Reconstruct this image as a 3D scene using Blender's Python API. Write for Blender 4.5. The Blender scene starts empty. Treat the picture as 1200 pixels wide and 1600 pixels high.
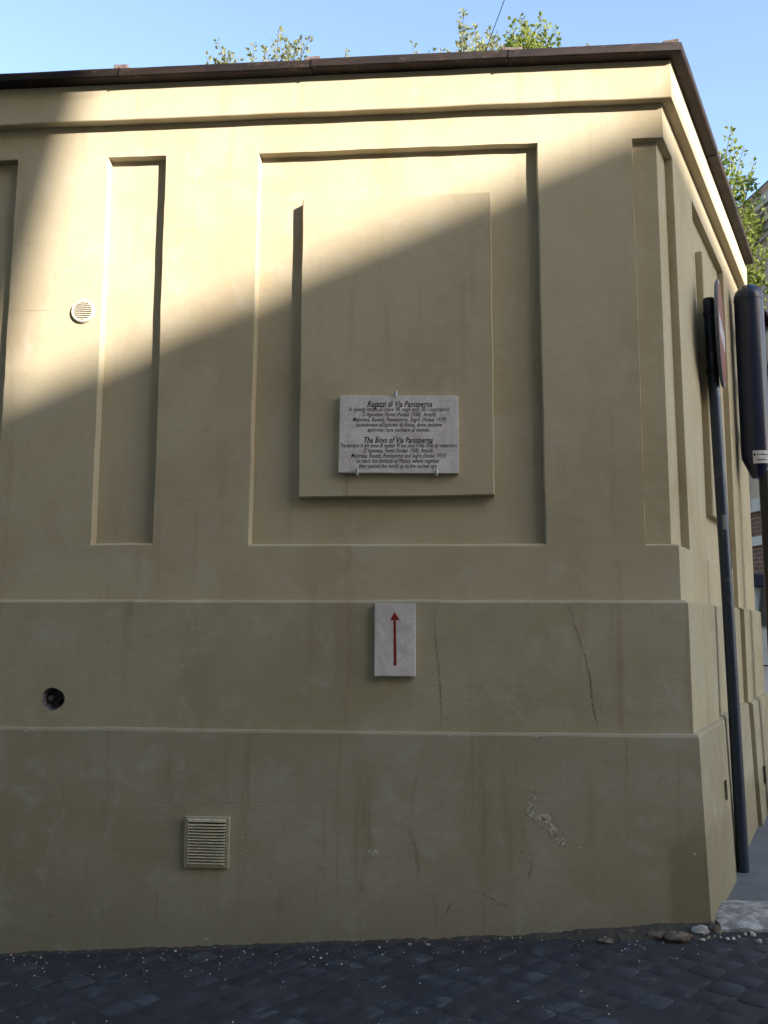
import bpy, bmesh, math, random
from mathutils import Vector, Matrix
from mathutils.geometry import tessellate_polygon
from mathutils import noise as mn
random.seed(7)
scn = bpy.context.scene
R_ = math.radians

# ------------------------------------------------------------ camera
CAMR = Vector((0.99704792, 0.07673784, 0.00259712))
CAMU = Vector((0.0071022, -0.12585235, 0.99202356))
CAMF = Vector((-0.0764526, 0.98907658, 0.12602583))
CAMP = Vector((0.0, -5.2, 1.65))
FPX = 1400.0
cd = bpy.data.cameras.new('camera'); cam = bpy.data.objects.new('camera', cd)
scn.collection.objects.link(cam); scn.camera = cam
m = Matrix((( CAMR.x, CAMU.x, -CAMF.x, CAMP.x), (CAMR.y, CAMU.y, -CAMF.y, CAMP.y),
            (CAMR.z, CAMU.z, -CAMF.z, CAMP.z), (0, 0, 0, 1)))
cam.matrix_world = m
cd.sensor_fit = 'HORIZONTAL'; cd.sensor_width = 36.0; cd.lens = 36.0*FPX/1200.0
cd.clip_start = 0.05; cd.clip_end = 2000.0

# ------------------------------------------------------------ light
SX, SZ = 1.2, 0.62
SUN = Vector((SX, -1.0, SZ)).normalized()
SUN_EL = math.asin(SUN.z); SUN_AZ = math.atan2(SUN.x, SUN.y)
w = bpy.data.worlds.new('World'); scn.world = w; w.use_nodes = True
nt = w.node_tree; nt.nodes.clear()
sky = nt.nodes.new('ShaderNodeTexSky'); sky.sky_type = 'NISHITA'; sky.sun_disc = False
sky.sun_elevation = SUN_EL; sky.sun_rotation = SUN_AZ
sky.air_density = 1.0; sky.dust_density = 1.3; sky.ozone_density = 1.0
bg = nt.nodes.new('ShaderNodeBackground'); bg.inputs['Strength'].default_value = 0.15
wo = nt.nodes.new('ShaderNodeOutputWorld')
nt.links.new(sky.outputs[0], bg.inputs[0]); nt.links.new(bg.outputs[0], wo.inputs[0])
sd = bpy.data.lights.new('sun', 'SUN'); sd.energy = 5.0; sd.angle = R_(0.53); sd.color = (1.0, 0.89, 0.80)
so = bpy.data.objects.new('sun', sd); scn.collection.objects.link(so)
so.rotation_euler = SUN.to_track_quat('Z', 'Y').to_euler(); so.location = (10, -8, 12)
vs = scn.view_settings
vs.view_transform = 'Standard'; vs.look = 'None'; vs.exposure = 1.6; vs.gamma = 1.0; vs.use_curve_mapping = False
scn.cycles.max_bounces = 8; scn.cycles.diffuse_bounces = 5

# ------------------------------------------------------------ helpers
C = scn.collection
def link(o, parent=None):
    C.objects.link(o)
    if parent is not None:
        o.parent = parent
        o.matrix_parent_inverse = Matrix.Translation(-Vector(parent.location))
    return o
def tag(o, label=None, cat=None, group=None, kind=None):
    if label: o['label'] = label
    if cat: o['category'] = cat
    if group: o['group'] = group
    if kind: o['kind'] = kind
    return o
def thing(name, loc, label, cat, group=None):
    o = bpy.data.objects.new(name, None); o.location = loc; o.empty_display_size = 0.2
    C.objects.link(o); return tag(o, label, cat, group)
class MB:
    """collects geometry for ONE mesh object"""
    def __init__(s): s.v = []; s.f = []; s.mi = []
    def add(s, vs, fs, mi=0):
        b = len(s.v); s.v += [tuple(x) for x in vs]
        for f in fs: s.f.append([i+b for i in f]); s.mi.append(mi)
    def quad(s, a, b, c, d, mi=0): s.add([a, b, c, d], [(0, 1, 2, 3)], mi)
    def box(s, x0, x1, y0, y1, z0, z1, mi=0, M=None):
        vs = [Vector((x, y, z)) for z in (z0, z1) for y in (y0, y1) for x in (x0, x1)]
        if M is not None: vs = [M @ v for v in vs]
        s.add(vs, [(0, 2, 3, 1), (4, 5, 7, 6), (0, 1, 5, 4), (2, 6, 7, 3), (0, 4, 6, 2), (1, 3, 7, 5)], mi)
    def tube(s, pts, rad, n=16, cap=True, mi=0):
        pts = [Vector(p) for p in pts]
        if not hasattr(rad, '__len__'): rad = [rad]*len(pts)
        rings = []
        ref = None
        for i, p in enumerate(pts):
            d = (pts[min(i+1, len(pts)-1)] - pts[max(i-1, 0)])
            d = d.normalized() if d.length > 1e-9 else Vector((0, 0, 1))
            a = ref if ref is not None else (Vector((1, 0, 0)) if abs(d.x) < .9 else Vector((0, 1, 0)))
            a = (a - d*a.dot(d)).normalized(); ref = a; b = d.cross(a)
            rings.append([p + (a*math.cos(t*2*math.pi/n) + b*math.sin(t*2*math.pi/n))*rad[i] for t in range(n)])
        vs = [v for r in rings for v in r]; fs = []
        for i in range(len(pts)-1):
            for t in range(n):
                fs.append((i*n+t, i*n+(t+1) % n, (i+1)*n+(t+1) % n, (i+1)*n+t))
        if cap: fs.append(tuple(range(n-1, -1, -1))); fs.append(tuple((len(pts)-1)*n+t for t in range(n)))
        s.add(vs, fs, mi)
    def bridge(s, A, B, closed=True, mi=0):
        n = len(A); s.add(list(A)+list(B), [(i, (i+1) % n, n+(i+1) % n, n+i) for i in range(n if closed else n-1)], mi)
    def build(s, name, mat, parent=None, smooth=False, bevel=0, kind=None, loc=None, fixn=True):
        me = bpy.data.meshes.new(name); 
        vs = s.v
        if loc is not None: vs = [tuple(Vector(v)-Vector(loc)) for v in s.v]
        me.from_pydata(vs, [], s.f)
        for mm in (mat if isinstance(mat, (list, tuple)) else [mat]): me.materials.append(mm)
        me.polygons.foreach_set('material_index', s.mi)
        if smooth is True: me.polygons.foreach_set('use_smooth', [True]*len(me.polygons))
        me.validate(); me.update()
        if fixn:
            bm = bmesh.new(); bm.from_mesh(me)
            bmesh.ops.remove_doubles(bm, verts=bm.verts, dist=1e-5)
            bmesh.ops.recalc_face_normals(bm, faces=bm.faces)
            if bevel:
                es = [e for e in bm.edges if len(e.link_faces) == 2 and e.calc_face_angle(0) > R_(30)]
                bmesh.ops.bevel(bm, geom=es, offset=bevel, segments=2, affect='EDGES', profile=.6)
            if smooth == 'auto':
                for f in bm.faces: f.smooth = True
                for e in bm.edges:
                    if len(e.link_faces) == 2 and e.calc_face_angle(0) > R_(35): e.smooth = False
            bm.to_mesh(me); bm.free()
        o = bpy.data.objects.new(name, me)
        if loc is not None: o.location = loc
        C.objects.link(o)
        if parent is not None:
            o.parent = parent
            pl = Vector(parent.location)
            if parent.parent is not None: pl = pl  # parts of parts sit at identity
            o.matrix_parent_inverse = parent_world(parent).inverted()
        if kind: o['kind'] = kind
        return o
def parent_world(p):
    M = Matrix.LocRotScale(p.location, p.rotation_euler, p.scale)
    if p.parent is not None: M = parent_world(p.parent) @ p.matrix_parent_inverse @ M
    return M

# ------------------------------------------------------------ materials
class NT:
    def __init__(s, name, rough=.8, spec=.3, metal=0):
        s.m = bpy.data.materials.new(name); s.m.use_nodes = True; s.t = s.m.node_tree
        s.b = s.t.nodes['Principled BSDF']; s.b.inputs['Roughness'].default_value = rough
        s.b.inputs['Specular IOR Level'].default_value = spec; s.b.inputs['Metallic'].default_value = metal
        s.geo = s.n('ShaderNodeNewGeometry')
        s.pos = s.geo.outputs['Position']
    def n(s, k, **kw):
        x = s.t.nodes.new(k)
        for a, b in kw.items(): setattr(x, a, b)
        return x
    def l(s, a, b): s.t.links.new(a, b)
    def mapv(s, scale, src=None):
        x = s.n('ShaderNodeVectorMath', operation='MULTIPLY'); s.l(src or s.pos, x.inputs[0]); x.inputs[1].default_value = scale
        return x.outputs[0]
    def noise(s, sc, det=5, rough=.6, vec=None, dist=0):
        x = s.n('ShaderNodeTexNoise'); x.inputs['Scale'].default_value = sc; x.inputs['Detail'].default_value = det
        x.inputs['Roughness'].default_value = rough; x.inputs['Distortion'].default_value = dist
        s.l(vec or s.pos, x.inputs['Vector']); return x.outputs['Fac']
    def ramp(s, src, lo, hi, a=0., b=1.):
        x = s.n('ShaderNodeMapRange'); s.l(src, x.inputs[0]); x.inputs[1].default_value = lo; x.inputs[2].default_value = hi
        x.inputs[3].default_value = a; x.inputs[4].default_value = b; x.interpolation_type = 'SMOOTHSTEP'; return x.outputs[0]
    def mix(s, fac, a, b):
        x = s.n('ShaderNodeMix', data_type='RGBA')
        if isinstance(fac, float): x.inputs[0].default_value = fac
        else: s.l(fac, x.inputs[0])
        for v, i in ((a, 6), (b, 7)):
            if isinstance(v, tuple): x.inputs[i].default_value = (*v, 1) if len(v) == 3 else v
            else: s.l(v, x.inputs[i])
        return x.outputs[2]
    def math(s, op, a, b=0.):
        x = s.n('ShaderNodeMath', operation=op)
        for v, i in ((a, 0), (b, 1)):
            if isinstance(v, (int, float)): x.inputs[i].default_value = v
            else: s.l(v, x.inputs[i])
        return x.outputs[0]
    def sep(s):
        x = s.n('ShaderNodeSeparateXYZ'); s.l(s.pos, x.inputs[0]); return x.outputs
    def col(s, c):
        if isinstance(c, tuple): s.b.inputs['Base Color'].default_value = (*c, 1)
        else: s.l(c, s.b.inputs['Base Color'])
        return s
    def bump(s, *hs):
        prev = None
        for h, st, d in hs:
            x = s.n('ShaderNodeBump'); s.l(h, x.inputs['Height']); x.inputs['Strength'].default_value = st; x.inputs['Distance'].default_value = d
            if prev is not None: s.l(prev, x.inputs['Normal'])
            prev = x.outputs[0]
        s.l(prev, s.b.inputs['Normal']); return s

def plaster(name, base, alt, pale, grime, dirt_top=None):
    M = NT(name, .92, .15)
    big = M.noise(1.1, 4, .6, dist=.4); mid = M.noise(4.5, 5, .65, dist=.6)
    streak = M.noise(1.0, 4, .6, M.mapv((9., 9., .7)))
    fine = M.noise(160, 3, .7); trowel = M.noise(1.0, 4, .6, M.mapv((6., 6., 38.)))
    c = M.mix(M.ramp(big, .38, .66), base, alt)
    c = M.mix(M.math('MULTIPLY', M.ramp(mid, .5, .74), pale[3]), c, pale[:3])
    c = M.mix(M.math('MULTIPLY', M.ramp(streak, .54, .8), grime[3]), c, grime[:3])
    c = M.mix(M.math('MULTIPLY', M.ramp(M.noise(14, 6, .7, dist=.5), .56, .78), grime[3]*.55), c, tuple(x*.82 for x in grime[:3]))
    sp = M.ramp(M.noise(60, 2, .5), .77, .8)
    c = M.mix(M.math('MULTIPLY', sp, .55), c, tuple(x*.45 for x in base))
    if dirt_top is not None:   # splash dirt along the foot of the wall
        z = M.sep()[2]
        zz = M.math('ADD', z, M.math('MULTIPLY', mid, .35))
        c = M.mix(M.math('MULTIPLY', M.ramp(zz, dirt_top, .1), .5), c, tuple(x*.62 for x in base))
    if dirt_top is not None:
        xx = M.sep()[0]; nn = M.noise(7, 4, .6)
        mk = M.math('MULTIPLY', M.ramp(M.math('ADD', xx, M.math('MULTIPLY', nn, .16)), 1.20, 1.26), M.ramp(M.math('ADD', M.sep()[2], M.math('MULTIPLY', nn, .35)), .78, .62))
        c = M.mix(M.math('MULTIPLY', mk, .55), c, (.19, .165, .105))
    M.col(c)
    M.bump((trowel, .22, .004), (mid, .5, .006), (fine, .32, .0012))
    return M.m
m_wall = plaster('ochre_plaster', (.46, .41, .285), (.41, .35, .23), (.475, .44, .345, .6), (.35, .285, .18, .65))
m_band = plaster('ochre_plaster_band', (.40, .365, .255), (.345, .305, .20), (.42, .405, .33, .75), (.29, .235, .15, .75))
m_plinth = plaster('weathered_plaster', (.355, .33, .24), (.30, .268, .178), (.385, .372, .305, .7), (.235, .20, .125, .8), .62)

def simple(name, c, rough=.6, spec=.4, metal=0, var=.12, sc=30, bump=0):
    M = NT(name, rough, spec, metal)
    nz = M.noise(sc, 4, .6)
    M.col(M.mix(M.ramp(nz, .35, .7), tuple(x*(1-var) for x in c), tuple(min(1, x*(1+var)) for x in c)))
    if bump: M.bump((nz, .5, bump))
    return M.m
def rust_sheet():
    M = NT('weathered_brown_sheet', .62, .35, .25)
    a = M.noise(2.2, 5, .65, M.mapv((1, 1, 5)), .6); b = M.noise(9, 5, .7, M.mapv((1, 1, 3)), .4)
    c = M.mix(M.ramp(a, .42, .6), (.013, .009, .010), (.025, .016, .013))
    c = M.mix(M.ramp(b, .56, .7), c, (.065, .046, .024)); c = M.mix(M.ramp(M.noise(5, 4, .6), .6, .75), c, (.026, .019, .02))
    M.col(c); M.bump((b, .4, .003)); return M.m
m_coping = rust_sheet()
m_cap = simple('lead_cap', (.15, .12, .11), .8, .3, 0, .3, 25, .002)
def marble():
    M = NT('pale_marble', .42, .4)
    v = M.noise(7, 6, .7, dist=1.6); v2 = M.noise(2.6, 5, .7, dist=2.2)
    c = M.mix(M.ramp(v2, .4, .62), (.72, .69, .67), (.60, .565, .545))
    ln = M.math('ABSOLUTE', M.math('SUBTRACT', v, .5))
    c = M.mix(M.math('MULTIPLY', M.ramp(ln, .035, .0), .4), c, (.42, .35, .33))
    c = M.mix(M.math('MULTIPLY', M.ramp(M.noise(26, 4, .7), .6, .8), .5), c, (.38, .37, .37))
    M.col(c); M.bump((M.noise(60, 3, .6), .1, .001)); return M.m
m_marble = marble()
m_ink = simple('engraved_black', (.025, .022, .02), .8, .2)
m_red = simple('engraved_red', (.26, .022, .014), .7, .2, var=.3, sc=60)
m_steel = simple('galvanised_clip', (.42, .44, .47), .4, .5, .7)
m_white = simple('white_enamel', (.72, .70, .62), .5, .4, sc=50)
m_beigevent = simple('skylit_beige_louvre', (.60, .565, .42), .55, .4, var=.15, sc=60)  # lighter than the frame: skylight on the slats is put into the colour
m_ventframe = simple('beige_vent_frame', (.42, .38, .27), .6, .3, var=.15, sc=60)
m_dark = simple('dark_void', (.015, .014, .013), .95, .1)
m_conc = simple('grey_mortar', (.16, .15, .155), .95, .1, var=.4, sc=35, bump=.01)
m_crack = simple('crack_stain', (.30, .265, .18), .95, .1, var=.25, sc=40)
m_crackd = simple('crack_dark', (.24, .21, .14), .95, .1, var=.4, sc=60)
m_chip = simple('bare_render', (.42, .40, .33), .95, .1, var=.35, sc=70, bump=.006)
def ptcol(name, base, patch, lo, hi, rough, metal, sc=12):
    M = NT(name, rough, .5, metal)
    c = M.mix(M.ramp(M.noise(sc, 5, .7, M.mapv((1, 1, .5)), .4), lo, hi), base, patch)
    M.col(c); M.bump((M.noise(90, 3, .6), .25, .001)); return M.m
m_pole = ptcol('grey_pole_paint', (.035, .048, .08), (.15, .165, .185), .6, .72, .36, .45)
m_tlight = ptcol('dark_blue_gloss', (.006, .014, .045), (.009, .022, .065), .5, .8, .28, 0, 6)
m_blackpole = simple('black_pole_paint', (.012, .013, .017), .4, .5)
m_signback = simple('grey_sign_back', (.16, .18, .21), .5, .4, .4)
m_signred = simple('sign_red', (.20, .055, .05), .5, .4, var=.2, sc=20)
m_signwhite = simple('sign_white', (.42, .44, .50), .5, .4)
m_sticker = simple('white_sticker', (.55, .56, .58), .5, .4)
m_lens = simple('lamp_lens', (.06, .02, .02), .2, .6)
m_kerb = simple('travertine_kerb', (.35, .345, .335), .95, .15, var=.42, sc=14, bump=.03)
m_rock = simple('pale_rubble', (.36, .35, .33), .9, .2, var=.3, sc=30, bump=.006)
m_rockd = simple('brown_rubble', (.15, .125, .10), .95, .1, var=.4, sc=22, bump=.012)
m_debris = simple('pale_debris', (.50, .47, .42), .9, .2, var=.3, sc=80)

def cobble_mat():
    M = NT('basalt_cobble', .82, .2)
    oi = M.n('ShaderNodeObjectInfo')
    r = oi.outputs['Random']
    nz = M.noise(18, 5, .7); nb = M.noise(2.3, 5, .65, dist=.7)
    c = M.mix(r, (.030, .034, .044), (.056, .061, .074))
    c = M.mix(M.ramp(nz, .5, .75), c, (.065, .07, .08))
    c = M.mix(M.math('MULTIPLY', M.ramp(M.noise(6, 5, .65, dist=.8), .55, .61), .75), c, (.082, .096, .115))
    c = M.mix(M.ramp(nb, .44, .6), c, (.040, .039, .043))
    c = M.mix(M.ramp(M.noise(150, 2, .5), .74, .78), c, (.22, .20, .18))
    M.col(c); M.bump((nz, .6, .004), (M.noise(110, 4, .7), .5, .0015)); return M.m
m_cob = cobble_mat()
def ground_mat(name, a, b, stone=False, spk=.2):
    M = NT(name, .9, .2)
    nz = M.noise(3, 6, .7, dist=.5); f = M.noise(90, 4, .7)
    c = M.mix(M.ramp(nz, .35, .7), a, b)
    c = M.mix(M.ramp(M.noise(120, 2, .5), .72, .77), c, tuple(x*3.2 for x in b))
    M.col(c)
    if stone:
        v = M.n('ShaderNodeTexVoronoi', feature='DISTANCE_TO_EDGE'); v.inputs['Scale'].default_value = 8; M.l(M.pos, v.inputs['Vector'])
        M.bump((M.ramp(v.outputs['Distance'], 0, .08), .6, .01), (f, .5, .003))
    else: M.bump((f, .6, .003), (nz, .3, .01))
    return M.m
m_joint = ground_mat('joint_dirt', (.033, .035, .041), (.052, .052, .056))
m_dirt = ground_mat('wall_foot_dirt', (.05, .046, .043), (.085, .075, .064))
m_road = ground_mat('road_basalt', (.045, .046, .05), (.06, .06, .065), True)
m_pave = ground_mat('grey_asphalt', (.14, .155, .17), (.18, .195, .21))
m_soil = ground_mat('garden_soil', (.10, .08, .055), (.14, .115, .08))

def leafmat(name, a, b, c3):
    M = NT(name, .55, .35)
    r = M.noise(3.7, 3, .8); r2 = M.noise(31, 2, .8)
    c = M.mix(M.ramp(r, .35, .65), a, b); c = M.mix(M.ramp(r2, .5, .7), c, c3)
    M.col(c)
    tr = M.n('ShaderNodeBsdfTranslucent'); M.l(c, tr.inputs[0])
    mx = M.n('ShaderNodeMixShader'); mx.inputs[0].default_value = .5
    M.l(M.b.outputs[0], mx.inputs[1]); M.l(tr.outputs[0], mx.inputs[2])
    out = M.t.nodes['Material Output']; M.l(mx.outputs[0], out.inputs[0]); return M.m
m_leaf = leafmat('pale_green_leaves', (.22, .25, .09), (.28, .29, .14), (.42, .41, .27))
m_leaf2 = leafmat('fresh_green_leaves', (.13, .20, .035), (.22, .27, .055), (.36, .37, .11))
m_bark = simple('grey_brown_bark', (.12, .095, .07), .9, .1, var=.3, sc=25, bump=.01)
def bldg(name, a, b):
    M = NT(name, .9, .15)
    c = M.mix(M.ramp(M.noise(.5, 5, .65), .4, .65), a, b)
    c = M.mix(M.math('MULTIPLY', M.ramp(M.noise(1, 4, .6, M.mapv((3, 3, .3))), .5, .8), .3), c, tuple(x*.7 for x in a))
    M.col(c); M.bump((M.noise(40, 4, .7), .3, .004)); return M.m
m_bA = bldg('tan_stucco', (.40, .31, .20), (.36, .27, .175))
m_bB = bldg('terracotta_stucco', (.42, .27, .17), (.38, .25, .16))
m_bC = bldg('pinkish_tan_stucco', (.46, .34, .25), (.41, .30, .22))
m_pale = bldg('pale_bounce_stucco', (.70, .71, .70), (.64, .65, .64))  # paler than the rest of its house, to bounce sun onto the side wall
m_trim = bldg('pale_grey_trim', (.54, .47, .39), (.48, .41, .34))
m_attic = bldg('weathered_attic', (.40, .24, .15), (.30, .22, .17))
m_glass = simple('window_glass', (.03, .04, .045), .08, .8)
def brick_mat():
    M = NT('red_brick', .9, .15)
    b = M.n('ShaderNodeTexBrick'); 
    sx = M.n('ShaderNodeSeparateXYZ'); M.l(M.pos, sx.inputs[0])
    cb = M.n('ShaderNodeCombineXYZ'); M.l(sx.outputs[1], cb.inputs[0]); M.l(sx.outputs[2], cb.inputs[1])
    M.l(cb.outputs[0], b.inputs['Vector'])
    b.inputs['Scale'].default_value = 1; b.inputs['Brick Width'].default_value = .26; b.inputs['Row Height'].default_value = .068
    b.inputs['Mortar Size'].default_value = .008; b.inputs['Color1'].default_value = (.20, .085, .05, 1)
    b.inputs['Color2'].default_value = (.13, .06, .04, 1); b.inputs['Mortar'].default_value = (.22, .18, .14, 1)
    M.col(M.mix(M.math('MULTIPLY', M.ramp(M.noise(4, 4, .7), .5, .7), .5), b.outputs['Color'], (.07, .045, .035)))
    M.bump((b.outputs['Fac'], -.5, .006)); return M.m
m_brick = brick_mat()
m_van = simple('white_car_paint', (.74, .73, .70), .25, .5, var=.03)
m_vandark = simple('dark_blue_trim', (.02, .03, .06), .3, .5)
m_rubber = simple('tyre_rubber', (.02, .02, .02), .8, .2)

# ------------------------------------------------------------ place geometry
def zg(x, y):
    xx = max(-9., min(9., x)); yy = max(0., min(8., y-1.2))
    return -.03 + .06*min(xx, 1.3) + .02*max(0, xx-1.3) + .05*yy
XC = 1.283; PHI = R_(24.3)
DV = Vector((math.sin(PHI), math.cos(PHI), 0)); NV = Vector((math.cos(PHI), -math.sin(PHI), 0))
CN = Vector((XC, 0, 0))
def P(U, o, z):
    """wall surface point: U<0 along the front, U>0 along the side, U==0 the mitred corner; o = distance proud"""
    if U == 0: return Vector((XC + .6457*o, -o, z))
    if U < 0: return Vector((XC + U, -o, z))
    q = CN + DV*U + NV*o; q.z = z; return q
def fx(x): return x - XC      # front x to U
XL = -6.5; END = 3.5
wall = thing('plaster_wall', (0, 0, 0), 'tall ochre plaster wall with recessed panels turning the street corner', 'wall')
def jit(a): return random.uniform(-a, a)

def dense(loop, step=.07, j=.0021):
    """subdivide a 2D loop (U,z) with slight unevenness; keeps U==0 exact"""
    out = []
    n = len(loop)
    for i in range(n):
        a = loop[i]; b = loop[(i+1) % n]
        L = math.hypot(b[0]-a[0], b[1]-a[1]); k = max(1, int(L/step))
        for t in range(k):
            f = t/k; p = [a[0]+(b[0]-a[0])*f, a[1]+(b[1]-a[1])*f]
            if 0 < t and not (a[0] == 0 and b[0] == 0):
                wv = .0045*mn.noise(Vector((p[0]*4.1, p[1]*4.1, a[0]*3)))
                if abs(b[0]-a[0]) > abs(b[1]-a[1]): p[1] += jit(j*.6)+wv
                else: p[0] += jit(j*.6)+wv
            elif t == 0 and a[0] != 0: p[0] += jit(j*.5)
            if a[0] == 0 and b[0] == 0: p[0] = 0
            out.append((p[0], p[1]))
    return out
def poly(mb, outer, holes, o, mi=0):
    """flat face on one side of the wall, with holes"""
    loops = [outer]+holes
    of = o if callable(o) else (lambda z: o)
    tri = tessellate_polygon([[Vector((p[0], p[1], 0)) for p in l] for l in loops])
    vs = [P(p[0], of(p[1]), p[1]) for l in loops for p in l]
    mb.add(vs, tri, mi)
def inset(loop, dl, dr, db, dt):
    us = [p[0] for p in loop]; zs = [p[1] for p in loop]
    u0, u1, z0, z1 = min(us), max(us), min(zs), max(zs)
    out = []
    for u, z in loop:
        fu = (u-u0)/(u1-u0); fz = (z-z0)/(z1-z0)
        nu = u + (dl*(1-fu) if fu < .5 else -dr*fu)
        nz = z + (db*(1-fz) if fz < .5 else -dt*fz)
        # keep rectangle sides straight: only move points lying near that side
        nu = u + (dl if fu < .02 else (-dr if fu > .98 else 0))
        nz = z + (db if fz < .006 else (-dt if fz > .994 else 0))
        out.append((nu, nz))
    return out
def recess(mb, loop, depth, o0=0., sill=.015, cap=True):
    r1 = inset(loop, .004, .004, sill, .002)
    r2 = inset(loop, .012, .006, sill+.001, .004)
    A = [P(u, o0, z) for u, z in loop]; zmn = min(z for u, z in r1); B = [P(u, o0-(.022 if z < zmn+.006 else .009), z) for u, z in r1]; Cc = [P(u, o0-depth, z) for u, z in r2]
    mb.bridge(A, B); mb.bridge(B, Cc)
    if cap: poly(mb, r2, [], o0-depth)
    return r2

# --- upper face -----------------------------------------------------------
Z1, ZT = 1.797, 4.84
RD = .056
front = MB()
hole_left = dense([(fx(-3.15), 2.113), (fx(-2.765), 2.113), (fx(-2.752), 4.60), (fx(-3.15), 4.60)])
hole_nar = dense([(fx(-2.166), 2.122), (fx(-1.783), 2.125), (fx(-1.785), 4.589), (fx(-2.162), 4.591)])
hole_big = dense([(fx(-1.207), 2.114), (fx(.540), 2.110), (fx(.533), 4.579), (fx(-1.196), 4.579)])
notch_f = [(0, 2.108), (fx(1.095), 2.108), (fx(1.097), 4.583), (0, 4.583)]
nf = dense(notch_f)
outer = [(fx(XL), Z1), (0, Z1)] + [p for p in nf if not (p[0] == 0 and 2.109 < p[1] < 4.582)] + [(0, ZT), (fx(XL), ZT)]
poly(front, outer, [hole_left, hole_nar, hole_big], 0)
for h in (hole_left, hole_nar, hole_big): recess(front, h, RD)
# corner recess wraps onto the side
SDp = .045
def wrap_loop(o, il, ir, ib, it):
    pts = []
    zb, zt = 2.108+ib, 4.583-it
    for k in range(3): pts.append((fx(1.095)+il + (0-fx(1.095)-il)*(1-k/3) if k else 0, zb))
    pts.append((fx(1.095)+il, zb))
    for k in range(1, 24): pts.append((fx(1.096)+il+jit(.0009), zb+(zt-zb)*k/24))
    pts.append((fx(1.097)+il, zt)); pts.append((fx(1.097)*.5, zt)); pts.append((0, zt))
    pts.append((.15, zt)); pts.append((.28-ir, zt))
    for k in range(1, 24): pts.append((.28+.06*k/24-ir+jit(.0009), zt+(zb-zt)*k/24))
    pts.append((.34-ir, zb)); pts.append((.17, zb))
    return pts
st = random.getstate(); L0 = wrap_loop(0, 0, 0, 0, 0)
random.setstate(st); L1 = wrap_loop(0, .004, .002, .012, .002)
random.setstate(st); L2 = wrap_loop(0, .008, .003, .013, .004)
front.bridge([P(u, 0, z) for u, z in L0], [P(u, -(.022 if z < 2.13 else .009), z) for u, z in L1])
front.bridge([P(u, -(.022 if z < 2.13 else .009), z) for u, z in L1], [P(u, -.048, z) for u, z in L2])
Lf = [p for p in L2 if p[0] <= 0]; Ls = [p for p in L2 if p[0] >= 0]
poly(front, Lf, [], -.048); poly(front, Ls, [], -.048)
# the side face
Ls0 = [p for p in L0 if p[0] >= 0]
i0 = [i for i, p in enumerate(L0) if p[0] == 0 and p[1] > 4][0]
side_notch = L0[i0:] + [L0[0]]
side_outer = [(0, Z1), (END, Z1), (END, ZT), (0, ZT)] + side_notch
# bay hole
B0, B1 = .955, 2.40
bay = [(B0, Z1+.001), (B1, Z1+.001), (B1, 4.60), (B0, 4.60)]
poly(front, [(0, Z1), (B0, Z1), (B0, 4.60), (B1, 4.60), (B1, Z1), (END, Z1), (END, ZT), (0, ZT)] + side_notch, [], 0)
def sq(mb, s0, s1, oA, oB, z0, z1): mb.quad(P(s0, oA, z0), P(s1, oB, z0), P(s1, oB, z1), P(s0, oA, z1))
sq(front, B0, B0+.004, 0, -SDp, Z1, 4.60); sq(front, B1, B1-.002, 0, -SDp, Z1, 4.60)
front.quad(P(B0, 0, 4.60), P(B1, 0, 4.60), P(B1-.002, -SDp, 4.598), P(B0+.004, -SDp, 4.598))
sq(front, B0+.004, B1-.002, -SDp, -SDp, 2.12, 4.598)
front.quad(P(B0, -.03, 2.11), P(B1, -.03, 2.11), P(B1, -SDp, 2.12), P(B0, -SDp, 2.12))
sq(front, B0, B1, -.03, -.03, Z1, 2.11)
# end return and back
TH = .45
q = P(END, 0, 0); qb = P(END, -TH, 0)
front.quad(Vector((q.x, q.y, -.8)), Vector((qb.x, qb.y, -.8)), Vector((qb.x, qb.y, 5.03)), Vector((q.x, q.y, 5.03)))
cb = P(0, -TH, 0); lb = P(fx(XL), -TH, 0); lf = P(fx(XL), 0, 0)
for a, b in ((qb, cb), (cb, lb), (lb, lf)):
    front.quad(Vector((a.x, a.y, -.8)), Vector((b.x, b.y, -.8)), Vector((b.x, b.y, 5.03)), Vector((a.x, a.y, 5.03)))
front.build('panelled_face', m_wall, wall)

def stations(o, zf=None, bay_step=-.03):
    """plan stations along front, corner and side at proudness o, with the set-back bay"""
    s = [(fx(XL) + i*(0-fx(XL))/70, 0) for i in range(70)] + [(0, 0)]
    s += [(.3, 0), (.6, 0), (.900, 0), (.901, bay_step), (1.5, bay_step), (2.0, bay_step), (2.360, bay_step), (2.361, 0), (3.0, 0), (END+min(o, .08), 0)]
    return s
def sweep(mb, prof, bay_step=-.03, jz=.0015, rnd=None):
    """prof: list of (o,z)"""
    rings = []
    st = stations(prof[0][0], bay_step=bay_step)
    for o, z in prof:
        ring = []
        r = random.Random(int(z*1000))
        for (U, e) in st:
            if U > END-.001: U = END + min(max(o, 0), .08)*.6
            oo = o + (e if U != 0 else 0)
            p = P(U, oo, z); p.z += (r.uniform(-jz, jz)*.4 + .005*mn.noise(Vector((U*2.3, round(z, 1)*5, 0)))) if jz else 0
            ring.append(p)
        rings.append(ring)
    for a, b in zip(rings[:-1], rings[1:]): mb.bridge(a, b, closed=False)
    # end cap
    ends = [r[-1] for r in rings]
    back = [Vector(P(END, -.1, e.z)) for e in ends]
    mb.bridge(ends, back, closed=False)

# --- middle band with the pipe hole -----------------------------------------
OB = .043
mb = MB()
sweep(mb, [(-.06, Z1+.006), (.0, Z1+.003), (OB-.022, Z1), (OB, Z1-.015)])
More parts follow.
